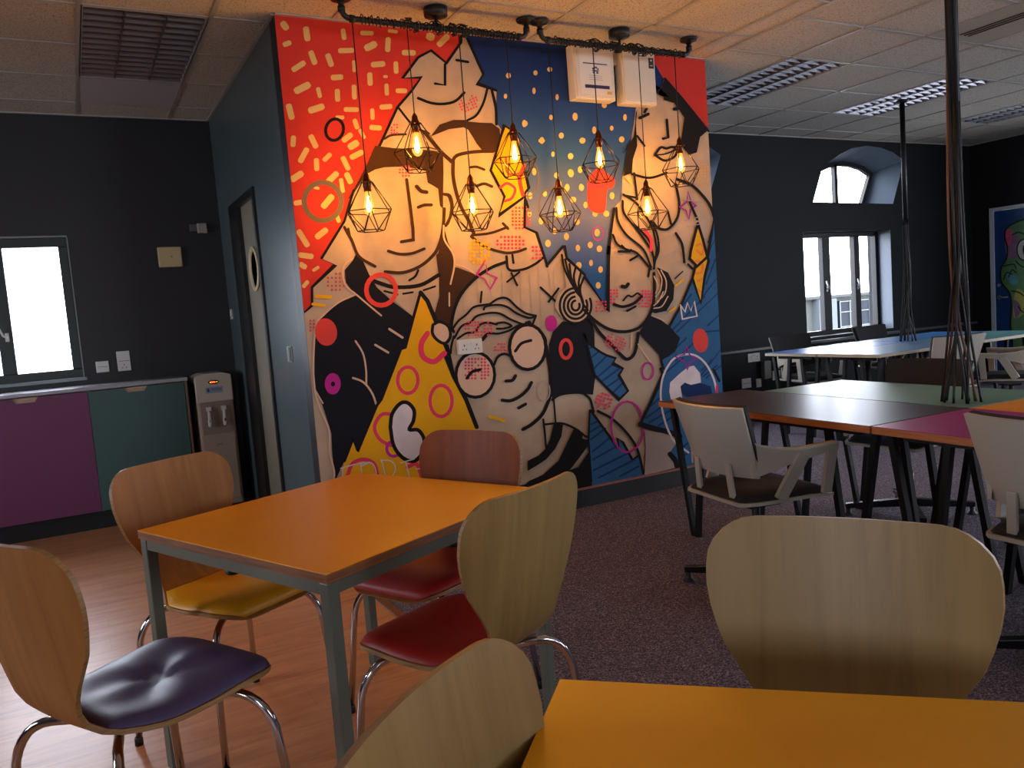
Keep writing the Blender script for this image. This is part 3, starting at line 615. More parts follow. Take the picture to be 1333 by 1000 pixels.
# ------------------------------------------------------------------ windows
FRAME = mat('black_window_frame', (13, 14, 14), .5, spec=.3); FRAMEG = mat('dark_green_frame', (34, 44, 40), .4)
def window(name, x0, x1, z0, z1, y, mull, m, fw=.05, handles=(), transom=None, depth=.06):
    b = MB(); b.box(x0, x1, y, y+depth, z0, z0+fw); b.box(x0, x1, y, y+depth, z1-fw, z1); b.box(x0, x0+fw, y, y+depth, z0+fw, z1-fw); b.box(x1-fw, x1, y, y+depth, z0+fw, z1-fw)
    for mx, mw in mull: b.box(mx-mw/2, mx+mw/2, y, y+depth, z0+fw, z1-fw)
    f = struct(b.build(name, m, bevel=.004))
    g = struct(MB().box(x0+fw-.005, x1-fw+.005, y+.03, y+.034, z0+fw-.005, z1-fw+.005).build('window_pane', GLASS, f))
    for hx, hz in handles:
        b = MB(); b.box(hx-.012, hx+.012, y-.012, y, hz-.03, hz+.03); b.tube([(hx, y-.012, hz), (hx, y-.04, hz), (hx-.02, y-.045, hz+.01), (hx-.05, y-.045, hz+.09)], .008, 6)
        struct(b.build('window_handle', WHITEP if m is FRAMEG else mat('steel_handle', (170, 170, 172), .3, metal=.7), f))
    return f
window('window_1', W1[0], W1[1], W1[2], W1[3], BY+.03, [(-.405, .09)], FRAMEG, .065, [(-.395, 1.38)])
struct(MB().box(W1[0]-.02, W1[1]+.02, BY-.015, BY+.03, 1.035, 1.058).build('trim_4', mat('sill_metal', (120, 126, 128), .3), bevel=.003))
struct(MB().box(W1[0], W1[1], BY-.004, BY+.03, 2.058, 2.07).build('trim_5', mat('sill_metal', (120, 126, 128), .3)))
struct(MB().box(W1[1]-.004, W1[1]+.003, BY-.004, BY+.03, 1.06, 2.06).build('trim_6', mat('sill_metal', (120, 126, 128), .3)))
WY = FY + .17
for nme, dx in (('window_2', 0), ('window_4', DXW)):
    window(nme, W2[0]+dx, W2[1]+dx, W2[2], W2[3], WY, [(7.62+dx, .12), (8.14+dx, .09)], FRAME, .05, [(7.6+dx, 1.27), (8.13+dx, 1.27)], depth=.07)
for nme, dx in (('window_3', 0), ('window_5', DXW)):
    A = [(7.98+dx+(q[0]-7.98)*.84-.06, 2.24+(q[1]-2.24)*.80) for q in A0]; cx = sum(a[0] for a in A)/len(A); cz = 2.42
    b = MB(); n = len(A); I = [(cx+(a[0]-cx)*.9, cz+(a[1]-cz)*.84) for a in A]
    for k in range(n):
        for yy in (FW-.05, FW):
            b.face([(A[k][0], yy, A[k][1]), (A[(k+1)%n][0], yy, A[(k+1)%n][1]), (I[(k+1)%n][0], yy, I[(k+1)%n][1]), (I[k][0], yy, I[k][1])])
        b.face([(I[k][0], FW-.05, I[k][1]), (I[(k+1)%n][0], FW-.05, I[(k+1)%n][1]), (I[(k+1)%n][0], FW, I[(k+1)%n][1]), (I[k][0], FW, I[k][1])])
    b.box(7.93+dx, 7.98+dx, FW-.05, FW, A[0][1], 2.70)
    f = struct(b.build(nme, FRAME, fix=False))
    g = MB(); g.face([(q[0], FW-.02, q[1]) for q in I]); struct(g.build('window_pane', GLASS, f, fix=False))
# unseen windows; right-wall and near-wall ones added to brighten the room
for k, (x0, x1, z0, z1) in enumerate(NWIN): window('window_%d' % (6+k), x0, x1, z0, z1, NY-.12, [((x0+x1)/2, .08)], FRAME)
for k, (y0, y1) in enumerate(LW):
    b = MB(); b.box(LX-.12, LX-.06, y0, y1, 1.0, 1.05); b.box(LX-.12, LX-.06, y0, y1, 2.05, 2.1)
    for yy in (y0, (y0+y1)/2-.025, y1-.05): b.box(LX-.12, LX-.06, yy, yy+.05, 1.05, 2.05)
    f = struct(b.build('window_%d' % (9+k), FRAME)); struct(MB().box(LX-.095, LX-.09, y0+.04, y1-.04, 1.04, 2.06).build('window_pane', GLASS, f))

for k, (y0, y1) in enumerate(RWN):
    b = MB(); b.box(RX+.08, RX+.14, y0, y1, .9, .96); b.box(RX+.08, RX+.14, y0, y1, 2.14, 2.2)
    for yy in (y0, (y0+y1)/2-.03, y1-.06): b.box(RX+.08, RX+.14, yy, yy+.06, .96, 2.14)
    f = struct(b.build('window_%d' % (11+k), FRAME)); struct(MB().face_quad(RX+.11, y0+.05, y1-.05, .95, 2.15).build('window_pane', GLASS, f, fix=False))

# ------------------------------------------------------------------ door in the side wall
d = struct(MB().box(MX0-.015, MX0+.03, DY0-.035, DY0+.012, 0, DZ+.04).box(MX0-.015, MX0+.05, DY1-.22, DY1+.10, 0, DZ+.04).box(MX0-.015, MX0+.03, DY0+.012, DY1-.22, DZ-.01, DZ+.04).build('door_1', mat('black_door_frame', (14, 15, 17), .35)))
# leaf with a round hole
b = MB(); y0, y1, cy, cz, R = DY0+.014, DY1-.22, 5.475, 1.70, .125; N = 24
for xx in (MX0+.012, MX0+.05):
    ring = [(xx, cy+R*math.cos(2*PI*k/N), cz+R*1.15*math.sin(2*PI*k/N)) for k in range(N)]
    up = [r for k, r in enumerate(ring) if 0 <= k <= N//2]; lo = [ring[k % N] for k in range(N//2, N+1)]
    b.face([(xx, y1, cz), (xx, y1, DZ-.01), (xx, y0, DZ-.01), (xx, y0, cz)] + up[::-1])
    b.face([(xx, y0, cz), (xx, y0, .01), (xx, y1, .01), (xx, y1, cz)] + ring[0:1] + ring[:N//2-1:-1])
b.box(MX0+.012, MX0+.05, y0, y0+.004, .01, DZ-.01)
leaf = struct(b.build('door_leaf', mat('greige_door', (128, 120, 104), .4, noise=.08, nscale=1.5), d, fix=False))
b = MB(); b.lathe([(.122, 0), (.145, -.004), (.148, -.012), (.128, -.016), (.120, -.010), (.120, 0)], (MX0+.010, cy, cz), 28, 'x')
o = b.build('porthole_rim', mat('pale_rim', (190, 178, 140), .4), leaf); struct(o)
struct(MB().lathe([(.124, 0), (.124, .004)], (MX0+.02, cy, cz), 24, 'x').build('porthole_glass', mat('porthole_dark_glass', (70, 66, 58), .1), leaf))
# blue painted door in the right wall
d2 = struct(MB().box(RX-.01, RX+.04, DX_Y1-.005, DX_Y1+.045, 0, 2.10).box(RX-.01, RX+.04, DX_Y0-.045, DX_Y0+.005, 0, 2.10).box(RX-.01, RX+.04, DX_Y0, DX_Y1, 2.06, 2.10).build('door_2', mat('pale_door_frame', (190, 200, 210), .4)))
lf2 = struct(MB().box(RX+.005, RX+.045, DX_Y0+.006, DX_Y1-.006, .01, 2.055).build('door_leaf', mat('blue_door', (24, 62, 120), .4, noise=.1), d2))
b = MB(); hy = onx(1301, 398, RX).y; b.lathe([(.025, 0), (.025, -.012)], (RX+.005, hy, 1.0), 12, 'x'); b.tube([(RX+.0, hy, 1.0), (RX-.045, hy, 1.0), (RX-.05, hy-.13, 1.0)], .010, 8); b.lathe([(.02, 0), (.02, -.01)], (RX+.005, hy, 1.15), 10, 'x')
struct(b.build('door_handle', mat('steel_handle', (170, 170, 172), .3, metal=.7), d2))
# painted creature on the blue door
INK2 = dict(k=(16,16,20), gn=(86,130,84), pu=(130,96,130), pk=(200,80,110), ye=(170,170,80), wh=(190,190,190), tq=(80,150,160), la=(170,140,190))
def doorP(x, y, off):
    q = onx(x, y, RX); return (RX+.004-off, min(max(q.y, DX_Y0+.01), DX_Y1-.01), min(max(q.z, .02), 2.05))
q = Painter(doorP, INK2); q.d = .0001
TILES['r'] = (1180, 260, .28); TILES['q'] = (900, 270, .325)
body = 'q:1345,45 1300,60 1262,85 1255,120 1265,160 1262,205 1240,245 1242,300 1275,345 1282,400 1278,470 1285,560 1260,620 1275,640 p:1330,480 p:1400,480 p:1420,300 p:1380,285'
q.fill('gn', body)
for c, t in (('pu', 'q:1258,100 1300,110 1320,150 1300,200 1262,190'), ('pk', 'q:1258,90 1285,95 1275,150 1260,140'), ('tq', 'q:1262,260 1300,270 1310,300 1280,310'), ('ye', 'q:1300,330 1335,350 1335,420 1290,440'), ('pu', 'q:1290,370 1320,400 1300,450'), ('la', 'q:1255,600 1330,605 1330,640 1260,630'), ('gn', 'q:1290,460 1330,450 1330,520 1300,520')): q.fill(c, t, True)
q.ell('wh', 1332, 170, 28, 42, 'q'); q.ell('k', 1332, 170, 28, 42, 'q', 1.6); q.ell('k', 1338, 170, 12, 24, 'q')
q.stroke('k', 1.8, body + ' q:1345,45'); q.stroke('k', 1.6, 'q:1285,110 1310,100 1335,108'); q.stroke('k', 1.6, 'q:1300,215 1320,235 1340,240'); q.stroke('k', 1.5, 'q:1250,235 1290,228 1300,245'); q.stroke('k', 1.5, 'q:1250,290 1262,262 1285,268'); q.stroke('k', 1.5, 'q:1280,335 1310,340 1340,360'); q.stroke('k', 1.5, 'q:1310,398 1322,415 1340,425'); q.stroke('k', 1.4, 'q:1270,280 1285,250 1300,262')
paint = q.mb.build('painted_creature', [mat('door_paint_' + {'k':'black','gn':'green','pu':'plum','pk':'pink','ye':'olive','wh':'white','tq':'turquoise','la':'lavender'}[k], INK2[k], .5, noise=.2, nscale=9) for k in INK2], d2, fix=False); struct(paint)

# ------------------------------------------------------------------ outside the far windows
def outside():
    t = thing('neighbouring_building', 'building with a dark glazed block seen low through the far window', 'building', (16.2, 12.6, 0))
    CR = mat('darkened_render', (62, 64, 60), .9)  # building colours set darker than real to offset the bright sky
    MB().box(-3.2, 3.2, .6, 1.6, -3.9, 1.02).build('wall', CR, t)
    MB().box(-3.3, 3.4, .45, 1.7, 1.02, 1.08).build('parapet', mat('parapet_grey', (40, 42, 42), .8), t)
    b = MB(); b.box(-.15, 1.6, .5, .6, -2.0, .93); b.build('glazing', mat('dark_slate_glass', (26, 30, 36), .6, spec=.1), t)
    b = MB(); b.box(-.95, -.35, .4, .6, -2.5, 1.0); b.build('pillar', mat('pale_pillar', (74, 80, 84), .9), t)
    b = MB()
    for x in (-.15, .2, .55, .9, 1.25, 1.58): b.box(x, x+.025, .48, .5, -2, .93)
    for z in (-.4, -.05, .3, .65, .9): b.box(-.15, 1.6, .485, .5, z, z+.02)
    b.build('glazing_bar', mat('white_bars', (84, 90, 96), .6), t)
    MB().box(-30, 40, -5, 30, -4.1, -4.0).build('ground_outside', mat('pale_ground', (60, 60, 58), .9)) 
outside()
struct(bpy.data.objects['ground_outside'])
# ------------------------------------------------------------------ wall fittings
def socket(name, label, cat, x, z, w, h, y, mt=WHITEP, slots='double', depth=.012, group=None):
    t = thing(name, label, cat, (x, y, z), group=group)
    MB().box(-w/2, w/2, -depth, 0, -h/2, h/2).build('faceplate', mt, t, bevel=.003)
    b = MB(); dk = mat('socket_slot', (60, 52, 48), .6)
    if slots == 'double':
        for sx in (-.5, .5):
            cx = sx*w*.52; b = MB()
            b.box(cx-.003, cx+.003, -depth-.0015, -depth+.001, h*.02, h*.16); b.box(cx-.014, cx-.008, -depth-.0015, -depth+.001, -h*.22, -h*.14); b.box(cx+.008, cx+.014, -depth-.0015, -depth+.001, -h*.22, -h*.14)
            b.build('pin_holes', dk, t)
        b = MB(); b.box(-.022, -.006, -depth-.004, -depth+.001, h*.14, h*.3); b.box(.006, .022, -depth-.004, -depth+.001, h*.14, h*.3); b.build('rocker_switch', mt, t)
    elif slots == 'switch':
        b.box(-.008, .008, -depth-.004, -depth+.001, -.015, .015); b.build('rocker_switch', mt, t)
    elif slots == 'blank':
        b.box(-w*.38, w*.38, -depth-.0012, -depth+.001, -.0015, .0015); b.build('seam', dk, t)
    elif slots == 'stack':
        b.box(-.003, .003, -depth-.0015, -depth+.001, -h*.22, -h*.15); b.box(-.016, -.009, -depth-.0015, -depth+.001, -h*.36, -h*.31); b.box(.009, .016, -depth-.0015, -depth+.001, -h*.36, -h*.31)
        b.box(-w*.4, w*.4, -depth-.0012, -depth+.001, -.0015, .0015); b.build('pin_holes', dk, t)
    return t
socket('power_socket', 'white double power socket fixed over the hair of the boy with glasses', 'socket', 2.042, 1.108, .156, .085, MY-.008, slots='double', depth=.03)
socket('wall_plate', 'blank white wall plate left of the taller plate above the cabinet', 'wall plate', ony(133.5,477.5,BY).x, ony(133.5,477.5,BY).z, .085, .08, BY, slots='blank')
socket('power_socket', 'tall white socket plate above the green cabinet door', 'socket', ony(161,470,BY).x, ony(161,470,BY).z, .088, .145, BY, slots='stack')
t = thing('control_box', 'square cream control box high on the dark back wall', 'control box', (ony(221,335,BY).x, BY, ony(221,335,BY).z))
MB().box(-.083, .083, -.035, 0, -.075, .075).build('case', mat('cream_plastic', (190, 172, 128), .45), t, bevel=.008)
MB().lathe([(.006, 0), (.006, -.004)], (0.01, -.035, 0), 10, 'y').build('button', mat('grey_button', (120, 108, 90), .5), t)
t = thing('motion_sensor', 'small motion sensor on a bracket near the dark wall corner', 'sensor', (ony(262,298,BY).x, BY, ony(262,298,BY).z))
MB().box(-.035, .035, -.06, -.02, -.038, .038).build('sensor_head', mat('dim_white', (150, 140, 130), .5), t, bevel=.008)
b = MB(); b.box(-.085, -.035, -.03, 0, -.02, .035); b.box(-.04, .0, -.03, 0, -.012, .012); b.build('bracket', mat('grey_bracket', (80, 76, 78), .5), t, bevel=.004)
# plates on the door wall (face -x)
def side_plate(name, label, cat, px, py, w, h, mt, extra=None):
    c = onx(px, py, MX0); t = thing(name, label, cat, (MX0, c.y, c.z))
    MB().box(-.010, 0, -w/2, w/2, -h/2, h/2).build('faceplate', mt, t, bevel=.002)
    if extra: b = MB(); b.box(-.014, -.009, extra[0], extra[1], extra[2], extra[3]); b.build('switch_rocker', extra[4], t)
side_plate('door_release_plate', 'steel and dark plate beside the mural edge on the door wall', 'door release', 378.5, 461, .10, .09, mat('brushed_steel', (176, 180, 172), .3, metal=.5), (-.048, -.008, -.04, .04, mat('dark_brown_insert', (50, 28, 24), .4)))
side_plate('light_switch', 'small white switch on the dark wall left of the door frame', 'switch', 302, 409, .06, .075, WHITEP, (-.01, .01, -.015, .015, WHITEP))
# two consumer unit boxes at the top of the mural
def fuse_box(x0, x1, z0, z1, label, paper):
    t = thing('fuse_box', label, 'fuse box', ((x0+x1)/2, MY-.008, (z0+z1)/2)); w, h = (x1-x0)/2, (z1-z0)/2; CM = mat('box_cream', (222, 212, 196), .4)
    MB().box(-w, w, -.075, 0, -h, h).build('case', CM, t, bevel=.006)
    MB().box(-w+.012, w-.012, -.085, -.073, -h+.012, h-.012).build('cover', CM, t, bevel=.004)
    ink = mat('label_ink', (46, 34, 74), .6)
    if paper:
        MB().box(-.118, .118, -.0875, -.084, -.135, .135).build('notice_paper', mat('notice_paper', (232, 222, 210), .7), t)
        b = MB(); b.box(-.09, .09, -.0885, -.087, .048, .054); b.box(-.085, .1, -.0885, -.087, -.098, -.078)
        for k, z in enumerate((-.022, -.034, -.046)): b.box(-.05, .05, -.0883, -.087, z, z+.0012)
        for (x, z) in ((-.018,.02),(-.006,.028),(.006,.028),(.018,.02)): b.box(x-.005, x+.005, -.0885, -.087, z-.005, z+.006)
        b.box(-.024, .024, -.0885, -.087, .005, .012); b.box(-.02, -.006, -.0885, -.087, -.008, .002); b.box(.006, .02, -.0885, -.087, -.008, .002)
        b.build('notice_print', ink, t)
        MB().box(.08, .115, -.0895, -.088, -.132, -.112).build('sticker', mat('amber_sticker', (226, 176, 70), .5), t)
    else:
        MB().box(.075, .115, -.087, -.084, .06, .125).build('label_sticker', mat('dark_sticker', (50, 42, 40), .5), t)
        b = MB(); b.box(.088, .102, -.088, -.0865, .105, .115); b.box(.085, .105, -.088, -.0865, .075, .08); b.build('label_print', mat('sticker_print', (200, 190, 170), .6), t)
    return t
fuse_box(2.87, 3.175, 2.565, 2.893, 'white wall box bearing a printed paper notice, top of the mural', True)
fuse_box(3.235, 3.505, 2.555, 2.893, 'white wall box with a small dark sticker, right of the notice box', False)
t = MB().box(3.178, 3.232, MY-.045, MY-.008, 2.80, 2.89).build('cable_trunking', mat('trunk_cream', (190, 170, 140), .5), bevel=.003); tag(t, 'short cream trunking piece joining the two white wall boxes', 'trunking')
# sockets low on the far wall
def far(px, py): c = ony(px, py, FY); return c.x, c.z
for lab, px, py, w, h, sl in (('white double socket directly under the dado ledge', 980.5, 465.5, .17, .09, 'double'), ('lowest left white wall plate near the mural end', 971, 499, .13, .10, 'blank'), ('small white plate between the low plates', 987, 498.5, .07, .09, 'switch'), ('white wall plate beside the first far chair leg', 1010, 488.5, .12, .10, 'blank')):
    x, z = far(px, py); socket('wall_socket', lab, 'socket', x, z, w, h, FY, slots=sl)
x, z = far(994.5, 482); t = thing('power_adapter', 'boxy grey plug-in adapter on the far wall among the sockets', 'adapter', (x, FY, z)); MB().box(-.05, .05, -.06, 0, -.09, .1).build('case', mat('grey_adapter', (120, 118, 112), .5), t, bevel=.008); MB().tube([(0, -.03, -.09), (.01, -.04, -.2), (.05, -.03, -.3)], .006, 6).build('lead', BLACKP, t)

# ------------------------------------------------------------------ cabinets under the left window
CY0, CY1 = 6.225, BY-.002
t = MB().box(-2.2, .695, CY0-.02, CY1, .975, 1.0).build('worktop', mat('grey_laminate', (150, 150, 156), .22), bevel=.003); tag(t, 'grey laminate worktop running under the left window', 'worktop')
BOARD = wood_mat('birch_edge', (130, 112, 96), (150, 128, 108), (160, 140, 118), .5)
def cabinet(x0, x1, colr, label, side=False):
    t = thing('cabinet', label, 'cabinet', ((x0+x1)/2, CY0, 0)); w = (x1-x0)/2
    b = MB(); b.box(-w, w, .02, CY1-CY0, .13, .15); b.box(-w, -w+.018, .0, CY1-CY0, .13, .974); b.box(w-.018, w, 0 if side else .02, CY1-CY0, .13, .974); b.box(-w, w, CY1-CY0-.01, CY1-CY0, .13, .974)
    b.build('carcass', BOARD, t)
    MB().box(-w, w, .05, .07, 0, .13).build('plinth', BLACK, t)
    # door with a routed finger notch
    e = -.0 if not side else -.022
    b = MB(); n = .075; X0, X1 = -w+.002, w-.002+e; cx = -w + (.30 if not side else .30)
    b.prism([(X0, .135), (X1, .135), (X1, .968), (cx+n, .968), (cx+n-.02, .935), (cx-n+.02, .935), (cx-n, .968), (X0, .968)], -.018, 0, 'xz')
    d = b.build('door', mat(colr[0], colr[1], .4, noise=.06, nscale=3), t)
    MB().prism([(cx-n, .968), (cx-n+.02, .935), (cx+n-.02, .935), (cx+n, .968)], -.004, .0, 'xz').build('finger_notch', mat('notch_wood', (168, 140, 118), .5), d)
cabinet(.05, .69, ('teal_door', (48, 80, 78)), 'cabinet with a dusty green door beside the water dispenser', True)
cabinet(-.62, .05, ('plum_door', (98, 34, 78)), 'cabinet with a plum purple door left of the green one')
cabinet(-1.29, -.62, ('plum_door', (98, 34, 78)), 'cabinet at the photo edge, left of the plum door')

# ------------------------------------------------------------------ water dispenser
t = thing('water_dispenser', 'free-standing beige water dispenser with two taps beside the dark doorway', 'water dispenser', (.87, 6.38, 0))
DB = mat('dispenser_plastic', (150, 132, 116), .45); DS = mat('dispenser_silver', (176, 164, 150), .4)
b = MB(); b.box(-.13, .13, -.15, .15, .02, .96); b.build('body', DB, t, bevel=.015)
b = MB(); b.prism([(-.13, .80), (.13, .80), (.13, .99), (.07, 1.012), (-.07, 1.012), (-.13, .99)], -.165, .14, 'xz'); b.build('head', DS, t, bevel=.008)
MB().box(-.112, .112, -.156, -.149, .06, .52).build('lower_door', DB, t, bevel=.004)
b = MB(); b.box(-.105, .105, -.155, -.149, .56, .80); b.build('tap_recess', mat('recess_plastic', (126, 110, 98), .5), t)
b = MB(); b.box(-.02, .02, -.158, -.155, .475, .49); b.build('door_pull', mat('recess_plastic', (126, 110, 98), .5), t)
for x, c in ((-.055, (190, 184, 176)), (.05, (190, 184, 176))):
    b = MB(); b.box(x-.016, x+.016, -.19, -.15, .735, .765); b.tube([(x, -.185, .74), (x, -.188, .66)], [.011, .014], 10); b.lathe([(.010, 0), (.016, .01), (.016, .05), (.01, .06)], (x, -.19, .62), 10)
    tp = b.build('tap', mat('tap_white', c, .35), t)
    MB().box(x-.008, x+.008, -.21, -.2, .655, .675).build('tap_lever', mat('tap_red' if x > 0 else 'tap_blue', (110, 24, 24) if x > 0 else (130, 130, 140), .4), tp)
b = MB(); b.lathe([(.001, 0), (.038, 0), (.038, -.004), (.001, -.004)], (0, 0, 0), 20, 'y')
o = b.build('display', mat('display_black', (14, 12, 12), .2), t); o.location = (0, -.166, .945); o.scale = (1, 1, .42)
b = MB(); b.box(-.018, .012, -.172, -.170, .940, .950)
b.build('indicator_light', mat('red_led', (255, 40, 20), .4, emit=(255, 50, 25), estr=6), t)
for x in (-.026, .020): MB().box(x, x+.006, -.172, -.170, .942, .948).build('indicator_light', mat('green_led', (200, 200, 60), .4, emit=(190, 200, 60), estr=1.5), t)
b = MB(); b.box(-.06, .06, -.168, -.165, .865, .91); l_ = b.build('label', mat('pale_blue_label', (120, 140, 160), .5), t)
b = MB(); b.box(-.05, -.035, -.17, -.168, .875, .90); b.box(-.02, .05, -.17, -.168, .895, .898); b.box(-.02, .05, -.17, -.168, .885, .888); b.build('label_print', mat('label_print_navy', (40, 46, 70), .5), l_)

# ------------------------------------------------------------------ pipe rails and pendants
PIPE = mat('black_iron_pipe', (14, 12, 11), .45, bump=.3, bscale=120)
PYY = 3.985; PZ = 2.81
def rail(x0, x1, xm, label):
    t = thing('pipe_rail', label, 'pipe rail', (x0, PYY, CEIL)); L = x1-x0; z = PZ-CEIL
    MB().tube(arc3((0,0,-.01),(0,0,-.035),(0,0,-.05),2) + arc3((0,0,z+.05),(0,0,z),(.05,0,z)) + arc3((L-.05,0,z),(L,0,z),(L,0,z+.05)) + [(L,0,-.01)], .014, 10).build('pipe', PIPE, t)
    for x in (0, L, xm-x0): 
        MB().lathe([(.018, -.03), (.02, -.014), (.052, -.012), (.055, 0)] if x != xm-x0 else [(.012, -.055), (.03, -.045), (.062, -.04), (.064, 0)], (x, 0, 0), 20).build('ceiling_flange', PIPE, t)
    b = MB(); b.tube([(xm-x0, 0, -.04), (xm-x0, 0, z+.01)], .008, 8); b.build('drop_rod', PIPE, t)
    for x in (0, L): MB().tube([(x, 0, z+.055), (x, 0, z+.03)], .019, 10).build('elbow_collar', PIPE, t)
    for x in (.05, L-.05): MB().tube([(x-.012, 0, z), (x+.012, 0, z)], .019, 10).build('elbow_collar', PIPE, t)
    # flex wound around the pipe, with loose bights
    pts = []; n = int(L/.012); 
    for k in range(n*4):
        u = k/(n*4); x = .09 + (L-.16)*u; a = u*n*2*PI*.55; r = .018 + .004*math.sin(k*.37) + (.008*random.random() if random.random() < .25 else 0)
        pts.append((x + .004*math.sin(k*.9), r*math.cos(a), z + r*math.sin(a)))
    b = MB(); b.tube(pts, .0032, 5)
    for cx in (.34 if L > 1 else .3, xm-x0+.06, xm-x0+.12, L*.45):
        for k in range(3):
            rr = random.uniform(.022, .036); ph = random.uniform(0, 6); b.tube([(cx+random.uniform(-.02,.02)+.3*rr*math.cos(ph+a)+.01*a, rr*math.cos(a), z+rr*math.sin(a)) for a in [i*.5 for i in range(13)]], .003, 5)
    b.build('wound_flex', mat('black_flex', (12, 10, 10), .6), t)
rail(1.35, 2.412, 1.862, 'left black iron pipe rail wound with flex, four pendants hanging')
rail(2.50, 3.592, 3.053, 'right black iron pipe rail wound with flex, nearer the white wall boxes')
WIRE = mat('bronze_wire', (44, 26, 16), .35, metal=.8); BRASS = mat('aged_copper', (96, 54, 30), .3, metal=.9)
def bulb_glass():
    m = bpy.data.materials.new('amber_bulb_glass'); m.use_nodes = True; nt = m.node_tree; nt.nodes.remove(nt.nodes['Principled BSDF']); o = nt.nodes['Material Output']
    t = nt.nodes.new('ShaderNodeBsdfTransparent'); t.inputs[0].default_value = (1, .86, .62, 1); e = nt.nodes.new('ShaderNodeEmission'); e.inputs[0].default_value = s2l((255, 176, 70)) + (1,); e.inputs[1].default_value = 1.6
    mx = nt.nodes.new('ShaderNodeMixShader'); mx.inputs[0].default_value = .5; nt.links.new(t.outputs[0], mx.inputs[1]); nt.links.new(e.outputs[0], mx.inputs[2]); nt.links.new(mx.outputs[0], o.inputs[0]); return m
BULB = bulb_glass()
FIL = mat('filament_glow', (255, 225, 150), .2, emit=(255, 182, 66), estr=580)
def pendant(x, zc, rot, label):
    t = thing('pendant_lamp', label, 'pendant lamp', (x, PYY, zc), rot, 'cage pendants hanging from the pipe rails')
    top = .118; z1 = -.028; z2 = -.125; r0, r1, r2 = .030, .124, .068; N = 6
    P0 = [Vector((r0*math.cos(2*PI*k/N), r0*math.sin(2*PI*k/N), top)) for k in range(N)]
    P1 = [Vector((r1*math.cos(2*PI*k/N), r1*math.sin(2*PI*k/N), z1)) for k in range(N)]
    P2 = [Vector((r2*math.cos(2*PI*(k+.5)/N), r2*math.sin(2*PI*(k+.5)/N), z2)) for k in range(N)]
    b = MB()
    for k in range(N):
        for u, v in ((P0[k], P0[(k+1)%N]), (P0[k], P1[k]), (P1[k], P1[(k+1)%N]), (P1[k], P2[k]), (P1[(k+1)%N], P2[k]), (P2[k], P2[(k+1)%N])): b.tube([u, v], .0028, 5)
    b.build('cage', WIRE, t)
    s_ = MB().lathe([(.004, .175), (.010, .165), (.016, .155), (.018, .135), (.022, .13), (.022, .095), (.019, .09), (.019, .072)], seg=14).build('lamp_holder', BRASS, t)
    MB().lathe([(.03, .116), (.033, .119), (.03, .122), (.012, .124)], seg=14).build('cage_collar', BRASS, s_)
    MB().lathe([(.013, .076), (.014, .06), (.018, .042), (.025, .014), (.029, -.008), (.027, -.026), (.019, -.040), (.007, -.048), (.001, -.049)], seg=14).build('bulb', BULB, t)
    MB().lathe([(.001, .052), (.005, .046), (.008, .025), (.013, .002), (.014, -.010), (.010, -.024), (.001, -.032)], seg=10).build('filament', FIL, t)
    MB().tube([(0, 0, .165), (0, 0, PZ-zc-.02)], .0032, 6).build('cord', mat('black_flex', (12, 10, 10), .6), t)
    return t
ords = ('first pendant of the left rail, low, over the coral field', 'second pendant of the left rail, high, over the man\'s brow', 'third pendant of the left rail, low, over the ear', 'fourth pendant of the left rail, high, over the yellow bolt', 'first pendant of the right rail, low, over the blue night field', 'second pendant of the right rail, high, over the coral blob', 'third pendant of the right rail, low, over the bun hair', 'last pendant at the right, high, over the painted lips')
PD = [(1.40, 1.885), (1.693, 2.19), (1.988, 1.878), (2.278, 2.165), (2.551, 1.862), (2.856, 2.148), (3.189, 1.862), (3.472, 2.128)]
for k, ((x, z), l) in enumerate(zip(PD, ords)): pendant(x, z, .25 + k*.37, l)

# ------------------------------------------------------------------ plywood chairs
PROF = [(.235,.440),(.222,.452),(.19,.460),(.12,.460),(.04,.454),(-.05,.452),(-.12,.458),(-.17,.475),(-.205,.51),(-.222,.56),(-.235,.62),(-.25,.70),(-.262,.77),(-.272,.83),(-.28,.885)]
def hw_at(s, L):
    # half width along the profile (s = arc length from the seat front)
    K = [(0,.195),(.10,.205),(.20,.205),(.30,.196),(L-.50,.165),(L-.44,.130),(L-.385,.120),(L-.33,.138),(L-.28,.166),(L-.22,.202),(L-.165,.221),(L-.11,.230),(L-.05,.227),(L,.220)]
    for (a, wa), (b_, wb) in zip(K, K[1:]):
        if s <= b_: t_ = (s-a)/(b_-a); t_ = t_*t_*(3-2*t_) if 0 else t_; w = wa+(wb-wa)*t_; break
    else: w = K[-1][1]
    for d_, r in ((s, .10), (L-s, .075)):
        if d_ < r: w = w - r + math.sqrt(max(r*r-(r-d_)**2, 0))
    return w
PR = bez([(0, y, z) for y, z in PROF], 6)
ARC = [0]
for a_, b_ in zip(PR, PR[1:]): ARC.append(ARC[-1] + (b_-a_).length)
LT = ARC[-1]
def prof_at(s):
    for k in range(len(ARC)-1):
        if s <= ARC[k+1] or k == len(ARC)-2:
            t_ = (s-ARC[k])/(ARC[k+1]-ARC[k]); return PR[k].lerp(PR[k+1], t_)
def shell_pt(u, s):
    c = prof_at(s); w = hw_at(s, LT); k = min(max((s-.35)/.25, 0), 1)
    return Vector((u*w, c.y + k*.035*(u*w/.22)**2, c.z + (1-k)*.010*(u*w/.2)**2*(1 if s > .1 else s/.1)))
def samples(): 
    S_ = [0, .004, .012, .025, .045, .07]; S_ += [.1 + .035*k for k in range(int((LT-.19)/.035)+1)]; S_ = [x for x in S_ if x < LT-.085]
    return S_ + [LT-.085, LT-.06, LT-.04, LT-.022, LT-.010, LT-.003, LT]
